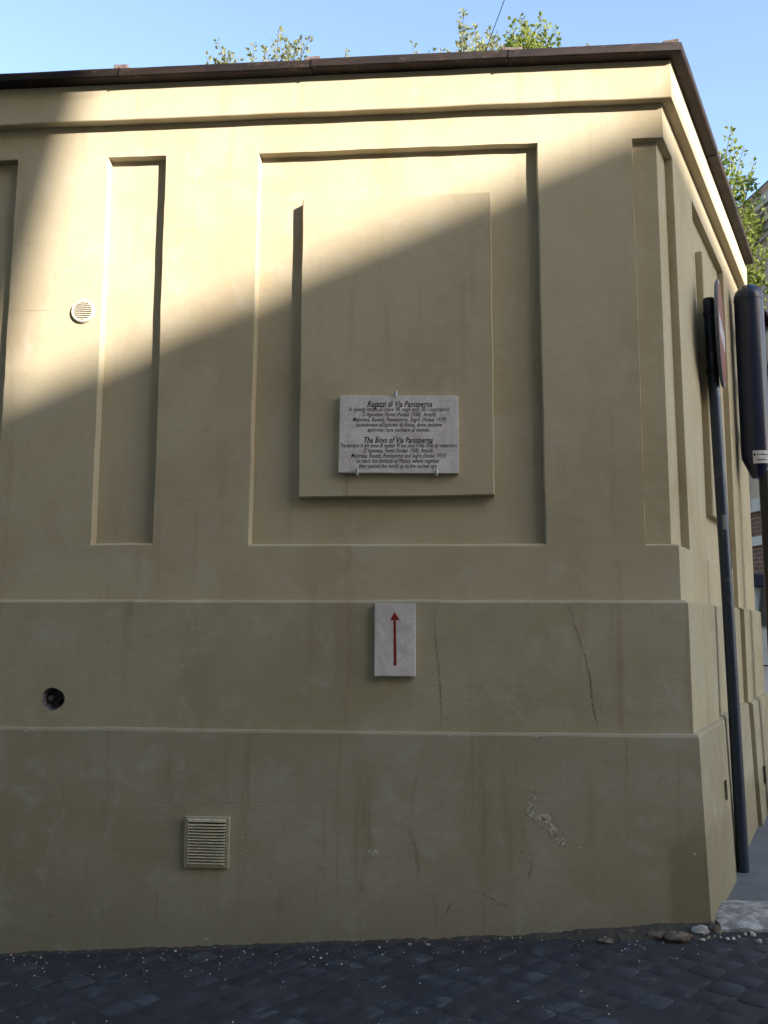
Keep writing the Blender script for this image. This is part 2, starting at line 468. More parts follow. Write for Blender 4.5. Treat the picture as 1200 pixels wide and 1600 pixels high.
# vertical side faces
for (s0, s1, e) in ((0, .900, 0), (.901, 2.360, -.03), (2.361, END+.018, 0)):
    sq(mb, s0, s1, OB+e, OB+e, 1.055, Z1-.015)
sq(mb, .900, .901, OB, OB-.03, 1.055, Z1-.015); sq(mb, 2.360, 2.361, OB-.03, OB, 1.055, Z1-.015)
sq(mb, END+.018, END+.018, OB, -.1, 1.055, Z1-.015)
HX, HZ = fx(-2.333), 1.222
ring = []
for k in range(28):
    a = k*2*math.pi/28; rr = .066*(1+.05*math.sin(3*a+1)+jit(.035)); ring.append((HX+rr*1.06*math.cos(a), HZ+rr*math.sin(a)))
poly(mb, [(fx(XL), 1.055), (0, 1.055), (0, Z1-.0155), (fx(XL), Z1-.0155)], [ring], OB)
mb.build('middle_band', m_band, wall)
hm = MB()
r2 = [(HX+(u-HX)*.9, HZ+(z-HZ)*.9) for u, z in ring]
hm.bridge([P(u, OB, z) for u, z in ring], [P(u, OB-.03, z) for u, z in r2]); hm.bridge([P(u, OB-.03, z) for u, z in r2], [P(HX+(u-HX)*.86, -.05, HZ+(z-HZ)*.86) for u, z in r2])
r3 = [(HX+(u-HX)*.86, HZ+(z-HZ)*.86) for u, z in r2]
sm = [(HX+.012+.02*math.cos(k*2*math.pi/14), HZ-.028+.018*math.sin(k*2*math.pi/14)) for k in range(14)]
poly(hm, r3, [sm], -.05)
hm.bridge([P(u, -.05, z) for u, z in sm], [P(u, -.15, z) for u, z in sm])
ho = hm.build('pipe_hole', m_conc, wall); ho['label'] = 'round hole knocked through the middle band'
dk = MB(); poly(dk, [(HX-.06, HZ-.06), (HX+.06, HZ-.06), (HX+.06, HZ+.06), (HX-.06, HZ+.06)], [], -.151); dk.build('hole_back', m_dark, ho)
# a short broken pipe stub inside the hole
ps = MB(); ps.tube([P(HX-.03, OB-.035, HZ+.0), P(HX-.028, -.05, HZ+.0)], .017, 12); ps.build('pipe_stub', m_conc, ho)

# --- plinth -------------------------------------------------------------------
OP = .075
def OPF(z): return OP + .030*(1.046-z)
pm = MB()
sweep(pm, [(0, 1.062), (.052, 1.064), (OP-.007, 1.058), (OP, 1.046)])
slot1 = [(.68, .595), (.795, .585), (.795, .71), (.68, .71)]
slot2 = [(2.66, .395), (2.83, .385), (2.83, .53), (2.66, .54)]
poly(pm, [(0, -.6), (.900, -.6), (.900, 1.046), (0, 1.046)], [slot1], OPF)
def sqb(s0, s1, da, db): pm.quad(P(s0, OPF(-.6)+da, -.6), P(s1, OPF(-.6)+db, -.6), P(s1, OP+db, 1.046), P(s0, OP+da, 1.046))
sqb(.900, .901, 0, -.03); sqb(.901, 2.360, -.03, -.03); sqb(2.360, 2.361, -.03, 0)
poly(pm, [(2.361, -.6), (END+.03, -.6), (END+.03, 1.046), (2.361, 1.046)], [slot2], OPF)
pm.quad(P(END+.03, OPF(-.6), -.6), P(END+.03, -.1, -.6), P(END+.03, -.1, 1.05), P(END+.03, OP, 1.05))
for sl in (slot1, slot2):
    pm.bridge([P(u, OPF(z), z) for u, z in sl], [P(u, .062, z) for u, z in sl])
# chipped hollow
pf_outer = [(fx(XL), -.9), (0, -.9), (0, 1.046), (fx(XL), 1.046)]
poly(pm, pf_outer, [], OPF)
plinth = pm.build('plinth', m_plinth, wall)
sl = MB()
for s_ in (slot1, slot2): poly(sl, s_, [], .063)
sl.build('drain_slot_void', m_dark, wall)

# --- cornice band and coping ----------------------------------------------------
cmn = MB()
sweep(cmn, [(0, 4.802), (.064, 4.801), (.067, 4.806), (.067, 5.04)], bay_step=0)
cmn.quad(P(fx(XL), .067, 5.04), P(0, .067, 5.04), P(0, -TH, 5.04), P(fx(XL), -TH, 5.04))
cmn.quad(P(0, .067, 5.04), P(END+.03, .067, 5.04), P(END+.03, -TH, 5.04), P(0, -TH, 5.04))
cmn.build('cornice_band', m_wall, wall)

def coping(U0, U1, name='coping_sheet', seed=0, corner=False):
    r = random.Random(seed)
    c = MB()
    prof = [(-.50, 5.03), (-.50, 5.085), (.128, 5.106), (.144, 5.100), (.147, 5.088), (.144, 5.052), (.136, 5.045), (.06, 5.042)]
    us = [U0+(U1-U0)*i/8 for i in range(9)]
    dz0, dz1 = r.uniform(-.004, .004), r.uniform(-.004, .004); do = r.uniform(-.004, .004)
    rings = []
    for i, U in enumerate(us):
        rg = []
        for (o, z) in prof:
            lip = 1 if o > .06 else 0
            UU = U
            if U0 < 0 and i == 8 and abs(U1) < 1e-6: UU = 0
            if U0 == 0 and i == 0: UU = 0
            p = P(UU, o+do*lip*(0 if UU == 0 else 1), z)
            if U1 > END and i == 8: p = P(U1+.06*0, o, z)
            p.z += (dz0*(1-i/8)+dz1*i/8)*(0 if UU == 0 else 1) + r.uniform(-.0012, .0012)*lip
            rg.append(p)
        rings.append(rg)
    for a, b in zip(rings[:-1], rings[1:]): c.bridge(a, b)
    c.add(rings[0], [tuple(range(len(prof)))]); c.add(rings[-1], [tuple(range(len(prof)))])
    return c.build(name, m_coping, wall)
joints = [-5.4, -4.1, -3.3, -2.055, -.845, .355]
prev = XL
for k, j in enumerate(joints):
    coping(fx(prev)+.002, fx(j)-.002, seed=k); prev = j
coping(fx(prev)+.002, 0, seed=11)
sj = [0, 1.25, 2.3, 3.48]
for k in range(3): coping(sj[k]+(.002 if k else 0), sj[k+1]-.002, seed=20+k)
for k, j in enumerate(joints[3:]):     # small raised clips over the joints
    c = MB(); r = random.Random(k)
    M = Matrix.Translation(P(fx(j), .105, 5.104)) @ Matrix.Rotation(r.uniform(-.04, .04), 4, 'Y')
    c.box(-.038, .052 if k < 2 else .085, -.035, .10, -.004, .018 if k != 0 else .024, M=M)
    c.build('joint_clip', m_cap, wall, bevel=.004)
c = MB(); M = Matrix.Translation(P(0, .07, 5.103)) @ Matrix.Rotation(-.2, 4, 'Z'); c.box(-.045, .05, -.06, .08, -.003, .028, M=M); c.build('joint_clip', m_cap, wall, bevel=.006)
# narrow dark seam plates at joints
for j in joints[3:]:
    c = MB(); c.box(j-.003, j+.003, -.151, -.14, 5.045, 5.10); c.build('seam', m_dark, wall)

# --- raised inner panels ------------------------------------------------------
def raised(Ua, Ub, z0, z1, oback, ofront, name='raised_panel', topslope=0):
    L = dense([(Ua, z0), (Ub, z0+.004), (Ub, z1+topslope), (Ua, z1)], .09, .001)
    L1_ = inset(L, -.0, -.0, 0, 0)
    r = MB()
    r.bridge([P(u, oback, z) for u, z in L], [P(u, ofront-.007, z) for u, z in L])
    L2_ = inset(L, .006, .006, .006, .006)
    r.bridge([P(u, ofront-.007, z) for u, z in L], [P(u, ofront, z) for u, z in L2_])
    poly(r, L2_, [], ofront)
    return r.build(name, m_wall, wall)
raised(fx(-.911), fx(.246), 2.402, 4.262, -RD+.001, 0.006, topslope=.012)
raised(1.30, 2.05, 2.42, 4.36, -SDp+.001, 0.004)

# --- cracks and streaks --------------------------------------------------------
def px_front(x, y, o):
    d = CAMR*((x-600)/FPX) + CAMU*((800-y)/FPX) + CAMF
    t = (5.2-o)/d.y; q = CAMP + d*t; return q.x, q.z
def crack(pts, wdt, o, mat, seed):
    r = random.Random(seed); r_ = MB(); L = []
    if o == OP: o = OPF(px_front(*pts[0], OP+.015)[1])
    P2 = [px_front(x, y, o) for x, y in pts]
    oz = (lambda z: OPF(z)) if o > OB+.01 else (lambda z: o)
    fine = []
    for (a, b), (c_, d_) in zip(P2[:-1], P2[1:]):
        n = max(2, int(math.hypot(c_-a, d_-b)/.018))
        for k in range(n): fine.append((a+(c_-a)*k/n + r.uniform(-.0022, .0022), b+(d_-b)*k/n + r.uniform(-.001, .001)))
    fine.append(P2[-1]); N = len(fine)
    horiz = abs(P2[-1][0]-P2[0][0]) > abs(P2[-1][1]-P2[0][1])
    A, B = [], []
    for i, (x, z) in enumerate(fine):
        ww = wdt*.5*min(1, .25+3*min(i, N-1-i)/N)*r.uniform(.35, 1.1)
        if horiz: A.append(Vector((x, -oz(z-ww)-.0009, z-ww))); B.append(Vector((x, -oz(z+ww)-.0009, z+ww)))
        else: A.append(Vector((x-ww, -oz(z)-.0009, z))); B.append(Vector((x+ww, -oz(z)-.0009, z)))
    r_.bridge(A, B, closed=False)
    return r_.build('crack', mat, wall, fixn=False)
crack([(676, 948), (679, 985), (684, 1030), (688, 1080), (690, 1134)], .010, OB, m_crack, 1)
crack([(889, 945), (897, 975), (908, 1005), (917, 1035)], .007, OB, m_crack, 2)
crack([(914, 1022), (922, 1060), (926, 1100), (933, 1136)], .010, OB, m_crackd, 3)
crack([(931, 1085), (938, 1105), (942, 1116)], .008, OB, m_crack, 4)
crack([(150, 1274), (200, 1268), (250, 1262), (310, 1256), (400, 1254), (470, 1251)], .004, OP, m_crack, 5)
crack([(668, 1150), (660, 1190), (648, 1225), (643, 1262), (640, 1300), (650, 1340), (658, 1380), (663, 1430)], .005, OP, m_crack, 6)
crack([(643, 1300), (652, 1330), (656, 1370)], .008, OP, m_crackd, 7)
crack([(530, 1150), (529, 1200), (530, 1290), (527, 1380), (531, 1440)], .004, OP, m_crack, 8)
crack([(836, 1335), (830, 1355), (825, 1378)], .009, OP, m_crackd, 9)
crack([(735, 1388), (760, 1400), (785, 1413), (802, 1417)], .007, OP, m_crackd, 10)
crack([(676, 1395), (682, 1420), (680, 1448)], .007, OP, m_crackd, 11)
crack([(979, 1152), (979, 1175), (980, 1215)], .005, OP, m_crackd, 12)
crack([(838, 1228), (835, 1245), (826, 1258)], .009, OP, m_crackd, 13)
crack([(706, 1408), (700, 1420), (697, 1432)], .014, OP, m_crackd, 14)
crack([(246, 1380), (245, 1420), (246, 1455)], .004, OP, m_crackd, 15)
crack([(268, 1150), (266, 1210), (268, 1260)], .004, OP, m_crack, 16)
crack([(10, 486), (60, 485), (105, 484)], .0025, 0, m_crack, 17)
crack([(130, 1200), (138, 1190), (142, 1180)], .008, OP, m_crack, 18)
def chipmark(x, y, wpx, hpx, o, seed, mat=None):
    r = random.Random(seed); cx, cz_ = px_front(x, y, o); k = 5.2/FPX
    if o == OP: cx, cz_ = px_front(x, y, OPF(cz_)); o = OPF(cz_)
    ob = lambda z: OP+.030*(1.046-z)+.0005 if o > OB+.01 else o+.0005
    L = [(cx+wpx*.5*k*math.cos(a*.5236)*r.uniform(.5, 1.2), cz_+hpx*.5*k*math.sin(a*.5236)*r.uniform(.5, 1.2)) for a in range(12)]
    c = MB(); Ld = [Vector((u, -ob(z), z)) for u, z in L]; Ci = [Vector((cx+(u-cx)*.6, -ob(cz_+(z-cz_)*.6)-.0008, cz_+(z-cz_)*.6)) for u, z in L]
    c.bridge(Ld, Ci); c.add(Ci, [tuple(range(12))]); c.build('flaked_patch', mat or m_chip, wall)
for i, a in enumerate([(583, 1331, 20, 11, OP), (45, 1141, 38, 5, OP), (843, 1152, 30, 5, OP), (876, 1312, 18, 8, OP), (905, 1325, 5, 4, OP), (378, 1310, 5, 8, OP), (700, 1150, 14, 3, OP), (384, 1330, 3, 4, OP), (183, 1425, 5, 4, OP), (1086, 1335, 4, 6, OP), (1030, 1219, 3, 3, OP), (323, 1468, 16, 4, OP)]):
    chipmark(*a, seed=i)

nk = MB(); r = random.Random(77)
for k in range(90):
    x = r.uniform(-2.6, 1.25); z = abs(r.gauss(0, .32))+.02+.06*x; o = OPF(z)+.0012
    if z > 1.0: continue
    a = r.uniform(0, 3.14); L_ = r.uniform(.003, .012); w_ = r.uniform(.0012, .003); nsd = 6
    ptsn = [Vector((x+math.cos(a)*L_*math.cos(t)-math.sin(a)*w_*math.sin(t)*r.uniform(.6, 1.3), -o-.0006, z+math.sin(a)*L_*math.cos(t)+math.cos(a)*w_*math.sin(t)*r.uniform(.6, 1.3))) for t in [q*6.2832/nsd for q in range(nsd)]]
    nk.add(ptsn, [tuple(range(nsd))])
nk.build('plaster_nicks', m_crackd, wall, fixn=False, kind='stuff')
for i, a in enumerate([(829, 1267, 15, 26), (849, 1279, 26, 17), (862, 1297, 14, 20), (877, 1315, 15, 14), (834, 1246, 6, 14)]): chipmark(*a, OP, seed=60+i)
for i, a in enumerate([(850, 1280, 11, 8), (831, 1262, 5, 9), (868, 1304, 5, 9), (882, 1320, 4, 5)]): chipmark(*a, OP+1e-9, seed=80+i, mat=m_crackd)
crack([(818, 1256), (824, 1274), (840, 1288), (856, 1298), (866, 1318), (882, 1326)], .006, OP, m_crackd, 31)
crack([(836, 1262), (858, 1272), (868, 1288), (880, 1302), (885, 1318)], .005, OP, m_crack, 32)
# ------------------------------------------------------------ things on the wall
# marble plaque with engraved text, three clips
def at(x, y, Y):
    d = CAMR*((x-600)/FPX) + CAMU*((800-y)/FPX) + CAMF
    return CAMP + d*((Y+5.2)/d.y)
PO = .006
plq = thing('marble_plaque', (-.32, -.01, 2.77), 'wide marble plaque engraved with two paragraphs, clipped to the raised panel', 'plaque')
PX0, PX1, PZ0, PZ1 = -.669, .036, 2.534, 3.002
pyf = -.040
s = MB(); s.add([(PX0, pyf, PZ0+.008), (PX1+.002, pyf, PZ0-.003), (PX1, pyf, PZ1-.008), (PX0+.006, pyf, PZ1+.006),
                 (PX0, -.008, PZ0+.008), (PX1+.002, -.008, PZ0-.003), (PX1, -.008, PZ1-.008), (PX0+.006, -.008, PZ1+.006)],
                [(0, 1, 2, 3), (4, 7, 6, 5), (0, 4, 5, 1), (1, 5, 6, 2), (2, 6, 7, 3), (3, 7, 4, 0)])
slab = s.build('slab', m_marble, plq, bevel=.003)
lines = [("Ragazzi di Via Panisperna", 574, 675, 632, 8.6, 1), ("In questa strada al civico 90, negli anni 30 i ricercatori", 545, 702, 640, 6.2, 0),
         ("D'Agostino, Fermi (Nobel 1938), Amaldi,", 566, 682, 648, 6.2, 0), ("Majorana, Rasetti, Pontecorvo, Segr\u00e8 (Nobel 1959)", 551, 697, 656, 6.2, 0),
         ("accedevano all'istituto di Fisica, dove insieme", 556.5, 690, 664, 6.2, 0), ("aprirono l'era nucleare al mondo.", 574, 672, 672, 6.2, 0),
         ("The Boys of Via Panisperna", 569, 676, 688.5, 8.6, 1), ("The entrance in this street at number 90 was used in the 1930s by researchers", 531.5, 714, 696.5, 6.2, 0),
         ("D'Agostino, Fermi (Nobel 1938), Amaldi.", 568, 677, 704.5, 6.2, 0), ("Majorana, Rasetti, Pontecorvo and Segr\u00e8 (Nobel 1959)", 548.5, 697, 712.5, 6.2, 0),
         ("to reach the Institute of Phisics, where together", 557, 687, 720.5, 6.2, 0), ("they opened the world up to the nuclear age.", 561, 683, 728.5, 6.2, 0)]
dg = bpy.context.evaluated_depsgraph_get
for k, (txt, xa, xb, yc, hp, bold) in enumerate(lines):
    cu_ = bpy.data.curves.new('t', 'FONT'); cu_.body = txt; cu_.size = 1; cu_.shear = .33; cu_.align_x = 'LEFT'; cu_.resolution_u = 2
    cu_.offset = .016 if bold else .009
    cu_.space_character = 1.06
    to = bpy.data.objects.new('t', cu_); C.objects.link(to); bpy.context.view_layer.update()
    me = bpy.data.meshes.new_from_object(to.evaluated_get(bpy.context.evaluated_depsgraph_get()))
    C.objects.unlink(to); bpy.data.objects.remove(to)
    xs = [v.co.x for v in me.vertices]; w0, w1 = min(xs), max(xs)
    a = at(xa, yc+hp*.42, pyf); b = at(xb, yc+hp*.42, pyf)
    kx = (b.x-a.x)/(w1-w0); kz = hp*1.12*(5.2/FPX)/.71
    for v in me.vertices:
        f = (v.co.x-w0)/(w1-w0)
        v.co = Vector((a.x+(v.co.x-w0)*kx, pyf-.0006, a.z+(b.z-a.z)*f+v.co.y*kz))
    me.materials.clear(); me.materials.append(m_ink)
    o = bpy.data.objects.new('text_line', me); C.objects.link(o); o.parent = plq; o.matrix_parent_inverse = parent_world(plq).inverted()
def clip(x, y, up):
    c = MB(); p = at(x, y, pyf)
    c.tube([(p.x, .0, p.z+(.014 if up else -.014)), (p.x, pyf-.008, p.z+(.014 if up else -.014)), (p.x, pyf-.010, p.z-(.012 if up else -.018))], [.009, .010, .008], 12)
    c.build('clip', m_steel, plq, smooth='auto')
clip(618.5, 617, True); clip(558, 737, False); clip(682, 738, False)

arp = thing('arrow_plaque', (-.333, -.04, 1.57), 'small upright marble tablet with a red arrow pointing up', 'plaque')
a0 = at(585, 1056.5, -.078); a1 = at(649, 942.5, -.078)
s = MB(); s.box(a0.x, a1.x, -.078, -OB-.004, a0.z, a1.z); s.build('slab', m_marble, arp, bevel=.003)
s = MB(); pts = [at(x, y, -.0787) for x, y in ((616.5, 956), (624.5, 969), (618.6, 969), (619.6, 1040), (615.2, 1040), (614.8, 969), (609.5, 969))]
s.add(pts, [(0, 6, 5, 2, 1), (5, 4, 3, 2)]); s.build('arrow', m_red, arp, fixn=False)

# square louvre vent
lv = thing('louvre_vent', (-1.39, -.09, .448), 'square beige louvred vent low on the wall', 'vent grille')
b0 = at(288, 1354, -0.1050); b1 = at(359, 1277, -0.1050)
x0, x1, z0, z1 = b0.x, b1.x, b0.z, b1.z
s = MB()
for (xa, xb, za, zb) in ((x0, x0+.019, z0, z1), (x1-.019, x1, z0, z1), (x0+.0185, x1-.0185, z0, z0+.02), (x0+.0185, x1-.0185, z1-.02, z1)):
    s.box(xa, xb, -0.1030, -.0755, za, zb)
s.build('frame', m_ventframe, lv)
s = MB(); s.quad((x0+.01, -0.0925, z0+.01), (x1-.01, -0.0925, z0+.01), (x1-.01, -0.0925, z1-.01), (x0+.01, -0.0925, z1-.01)); s.build('backing', m_dark, lv)
NS = 14; iz0 = z0+.022; iz1 = z1-.026; st_ = (iz1-iz0)/NS
slm = None
for k in range(NS):
    zc = iz0+st_*k
    if slm is None:
        s = MB(); xa, xb = x0+.0195, x1-.0195
        s.add([(xa, -0.0970, st_*.42), (xb, -0.0970, st_*.42), (xb, -0.1150, .0), (xa, -0.1150, .0), (xa, -0.0970, st_*.30), (xb, -0.0970, st_*.30), (xb, -0.1140, -.0015), (xa, -0.1140, -.0015)],
              [(0, 1, 2, 3), (7, 6, 5, 4), (3, 2, 6, 7), (0, 4, 5, 1), (0, 3, 7, 4), (1, 5, 6, 2)])
        o = s.build('slat', m_beigevent, lv); slm = o.data; o.location = (0, 0, zc)
        o.matrix_parent_inverse = parent_world(lv).inverted()
    else:
        o = bpy.data.objects.new('slat', slm); C.objects.link(o); o.parent = lv; o.matrix_parent_inverse = parent_world(lv).inverted(); o.location = (0, 0, zc)
s = MB(); s.box(x0+.0195, x1-.0195, -0.1140, -0.0930, iz1, iz1+.016); s.build('hood', m_beigevent, lv, bevel=.003)
for (xx, zz) in ((x0+.009, z0+.009), (x1-.009, z0+.009), (x0+.009, z1-.009), (x1-.009, z1-.009)):
    s = MB(); s.tube([(xx, -0.1020, zz), (xx, -0.1055, zz)], [.004, .003], 8); s.build('screw', m_steel, lv)

lv.location.y -= .014
# round vent
rc = at(130, 487, 0); m_ventw = simple('beige_vent_cap', (.55, .51, .41), .6, .3, sc=50)
rv = thing('round_vent', (rc.x, 0, rc.z), 'round pale vent cap with horizontal slits high on the sunlit wall', 'vent grille')
s = MB(); RR = .074
prof = [(.058, 0.004), (.058, .016), (.066, .018), (.073, .012), (.075, 0.0005)]
n = 40; rings = [[Vector((rc.x+r*math.cos(t*2*math.pi/n), -h, rc.z+r*math.sin(t*2*math.pi/n))) for t in range(n)] for r, h in prof]
for a, b in zip(rings[:-1], rings[1:]): s.bridge(a, b)
s.build('rim', m_ventw, rv, smooth='auto')
s = MB(); s.add([Vector((rc.x+.06*math.cos(t*2*math.pi/n), -.0035, rc.z+.06*math.sin(t*2*math.pi/n))) for t in range(n)], [tuple(range(n))]); s.build('backing', m_dark, rv)
for k in range(9):
    zz = -.050+k*.0125; hw = math.sqrt(max(0, .058**2-zz**2)); 
    s = MB(); s.box(rc.x-hw, rc.x+hw, -.0155, -.010, rc.z+zz-.0028, rc.z+zz+.0028); s.build('slat', m_ventw, rv)

# ------------------------------------------------------------ ground
def grid_ground():
    g = MB()
    xs = sorted(set([-600, -200, -80, -40, -20, -14, -9] + [-8+i*.5 for i in range(33)] + [9, 14, 20, 40, 80, 200, 600]))
    ys = sorted(set([-600, -200, -80, -40, -20, -12, -8, -5, -3] + [-2+i*.5 for i in range(5)] + [.5, 1, 2, 3, 4, 6, 8, 12, 20, 40, 80, 200, 600]))
    vs = [(x, y, zg(x, y)) for y in ys for x in xs]; nx = len(xs)
    fs = [(j*nx+i, j*nx+i+1, (j+1)*nx+i+1, (j+1)*nx+i) for j in range(len(ys)-1) for i in range(nx-1)]
    g.add(vs, fs); o = g.build('ground', m_road, kind='structure'); return o
grid_ground()
# cobbled street strip: dirt bed + stones
RZ = .0095
bed = MB(); nx = 24
for i in range(nx):
    xa = -3.4+i*.28; xb = xa+.28
    for (ya, yb) in ((-2.6, -1.4), (-1.4, -.7), (-.7, -.04)):
        bed.quad((xa, ya, zg(xa, ya)+RZ), (xb, ya, zg(xb, ya)+RZ), (xb, yb, zg(xb, yb)+RZ), (xa, yb, zg(xa, yb)+RZ))
street = bed.build('cobbled_street', m_joint, kind='structure')
variants = []
for k in range(8):
    r = random.Random(100+k); s = MB(); h = .058
    base = []
    for cx_, cy_ in ((-1, -1), (1, -1), (1, 1), (-1, 1)):
        for t in (0, 1):
            ca = .74
            px, py = (cx_*h*(1 if (t == 0) == (cx_*cy_ > 0) else ca), cy_*h*(ca if (t == 0) == (cx_*cy_ > 0) else 1))
            base.append((px*r.uniform(.90, 1.03), py*r.uniform(.90, 1.03)))
    A = [Vector((x, y, -.012)) for x, y in base]
    B = [Vector((x*.97, y*.97, .002+r.uniform(-.001, .001))) for x, y in base]
    Cc = [Vector((x*.86, y*.86, .0068+r.uniform(-.0016, .0016))) for x, y in base]
    s.bridge(A, B); s.bridge(B, Cc); top = Vector((r.uniform(-.008, .008), r.uniform(-.02, .02), .0076))
    b0_ = len(s.v); s.add(Cc+[top], [(i, (i+1) % 8, 8) for i in range(8)])
    o = s.build('cobblestone', m_cob, smooth=True); variants.append(o.data); bpy.data.objects.remove(o)
spots = []
PIT = .150; r = random.Random(5)
for i in range(-45, 45):
    for j in range(-45, 45):
        x = -.4+(i+j)*PIT*.7071; y = -1.0+(i-j)*PIT*.7071 + .03*math.sin(x*2.1)
        if -3.2 < x < 2.9 and -2.4 < y < -.12 and not (x > 1.32 and y > -.23) and y < -.17:
            d = (Vector((x, y, zg(x, y)))-CAMP); q = (d.dot(CAMF), d.dot(CAMR), d.dot(CAMU))
            u = 600+FPX*q[1]/q[0]; v = 800-FPX*q[2]/q[0]
            vis = -20 < u < 1220 and v < 1625
            spots.append((0 if vis else 1, d.length, x, y))
spots.sort()
rest = MB()
for k, (vis, dl, x, y) in enumerate(spots):
    a = math.pi/4 + r.uniform(-.2, .2) + r.choice((0, 1, 2, 3))*math.pi/2
    x += r.uniform(-.02, .02); y += r.uniform(-.02, .02); z = zg(x, y)+.0045+r.uniform(-.0035, .003)
    sc = r.uniform(1.14, 1.36)
    rot = Matrix.LocRotScale(Vector((x, y, z)), Matrix.Rotation(a, 3, 'Z').to_euler() if False else None, None)
    me = variants[r.randrange(8)]
    M = Matrix.Translation((x, y, z)) @ Matrix.Rotation(r.uniform(-.04, .04), 4, 'X') @ Matrix.Rotation(-.06+r.uniform(-.02, .02), 4, 'Y') @ Matrix.Rotation(a, 4, 'Z') @ Matrix.Diagonal((sc, sc*r.uniform(.9, 1.05), 1, 1))
    if k < 298:
        o = bpy.data.objects.new('cobblestone', me); C.objects.link(o); o.parent = street; o.matrix_local = M
    else:
        rest.add([M @ v.co for v in me.vertices], [tuple(p.vertices) for p in me.polygons])
rest.build('cobblestones_beyond', m_cob, street, smooth=True, kind='stuff', fixn=False)

# dirt fillet along the wall foot
df = MB(); r = random.Random(9); N = 520; NR = 7
from mathutils import noise as mn
rows = [[] for _ in range(NR)]
for i in range(N+1):
    x = -3.3+i*(1.36+3.3)/N
    k_ = max(0, min(1, (x-.35)/.7)); b_ = .010+.030*k_+.010*mn.noise(Vector((x*5, 0, 0)))+.008*mn.noise(Vector((x*21, 3, 0)))
    wd = .05+.09*k_+.03*mn.noise(Vector((x*6, 9, 0)))+.012*mn.noise(Vector((x*30, 2, 0)))
    for q in range(NR):
        t = q/(NR-1)*1.15; y = -.095-wd*t
        hgt = b_*(1-t/1.15)**.8 + .006*mn.noise(Vector((x*38, y*60, 1)))*(t < 1.1) - (.004 if q == NR-1 else 0)
        rows[q].append(Vector((x+r.uniform(-.003, .003), y+r.uniform(-.003, .003), zg(x, y)+RZ+hgt)))
for a, b in zip(rows[:-1], rows[1:]): df.bridge(a, b, closed=False)
tag(df.build('dirt_drift', m_dirt, smooth=False), 'dark dirt and grit gathered along the foot of the wall', 'dirt', kind='stuff')
# scattered chips
ch = MB(); r = random.Random(21)
def chipstone(mb, x, y, z, s, r, flat=.5):
    a = r.uniform(0, 6.28); pts = []
    for k in range(5):
        t = a+k*1.2566; pts.append(Vector((x+math.cos(t)*s*r.uniform(.6, 1.2), y+math.sin(t)*s*r.uniform(.6, 1.2), z-.002)))
    for k in range(5):
        p = pts[k]; pts.append(Vector((x+(p.x-x)*.65, y+(p.y-y)*.65, z+s*flat*r.uniform(.6, 1.2))))
    mb.add(pts, [(k, (k+1) % 5, 5+(k+1) % 5, 5+k) for k in range(5)]+[(5, 6, 7, 8, 9)])
for k in range(420):
    x = r.uniform(-3.1, 2.0); y = -.09-abs(r.gauss(0, .22))
    if k > 300: x = r.uniform(-3, 2.2); y = r.uniform(-1.5, -.1)
    if x > 1.3 and y > -.2: continue
    s_ = r.choice((.002, .003, .004, .005, .007)) * (1.2 if k < 40 else .75)
    chipstone(ch, x, y, zg(x, y)+RZ+.006, s_, r)
tag(ch.build('stone_chips', m_debris, fixn=False), 'pale grit and stone chips scattered over the dark cobbles', 'grit', kind='stuff')

# kerbstone + side pavement
def rough_block(x0, x1, y0, y1, zb, zt, seed, nx=14, ny=5, amp=.006):
    r = random.Random(seed); s = MB(); top = []
    for j in range(ny+1):
        for i in range(nx+1):
            x = x0+(x1-x0)*i/nx; y = y0+(y1-y0)*j/ny
            e = min(i, nx-i, j*1.5, (ny-j)*1.5)
            z = zt(x, y) - (.02 if e == 0 else .004 if e <= 1.5 else 0) + r.uniform(-amp, amp)
            top.append(Vector((x+(r.uniform(-.01, .01)), y+r.uniform(-.009, .009), z)))
    n1 = nx+1; s.add(top, [(j*n1+i, j*n1+i+1, (j+1)*n1+i+1, (j+1)*n1+i) for j in range(ny) for i in range(nx)])
    edge = [i for i in range(n1)]+[j*n1+nx for j in range(1, ny+1)]+[ny*n1+i for i in range(nx-1, -1, -1)]+[j*n1 for j in range(ny-1, 0, -1)]
    A = [top[i] for i in edge]; B = [Vector((p.x, p.y+(-.006 if p.y < y0+.05 else 0), zb)) for p in A]
    s.bridge(A, B); return s
pv = MB()
kz = lambda x, y: zg(x, y)+.022
cornerp = [(1.30, .28), (9, .28), (9, 5.5), (CN.x+DV.x*3.5, CN.y+DV.y*3.5), ]
ptsp = [P(0.05, .02, 0), P(3.53, .02, 0)]
poly_xy = [(1.40, .20), (2.4, .20), (3.2, .20)]
# pavement sheet hugging the side wall, 1.6 m wide
for i in range(12):
    s0 = .18+i*.36; s1 = s0+.36
    for k in range(4):
        o0 = .0+k*.45; o1 = o0+.45
        q4 = [P(s0, o0, 0), P(s0, o1, 0), P(s1, o1, 0), P(s1, o0, 0)]
        q4 = [Vector((p.x, max(p.y, .22), kz(p.x, p.y)+.0)) for p in q4]
        pv.quad(*q4)
pave = pv.build('side_pavement', m_pave, kind='structure')
kthing = rough_block(1.40, 2.12, -.13, .335, -.1, lambda x, y: zg(x, y)+.046+.008*min(1, max(0, (y+.13)/.2)), 4)
tag(kthing.build('kerbstone', m_kerb, smooth='auto'), 'worn pale travertine kerbstone at the foot of the wall corner', 'kerbstone', 'pale kerbstones of the side pavement')
kb = rough_block(2.13, 2.95, -.11, .33, -.1, lambda x, y: zg(x, y)+.048+.008*min(1, max(0, (y+.13)/.2)), 6)
tag(kb.build('kerbstone', m_kerb, smooth='auto'), 'pale kerbstone just right of the worn corner one, mostly out of frame', 'kerbstone', 'pale kerbstones of the side pavement')
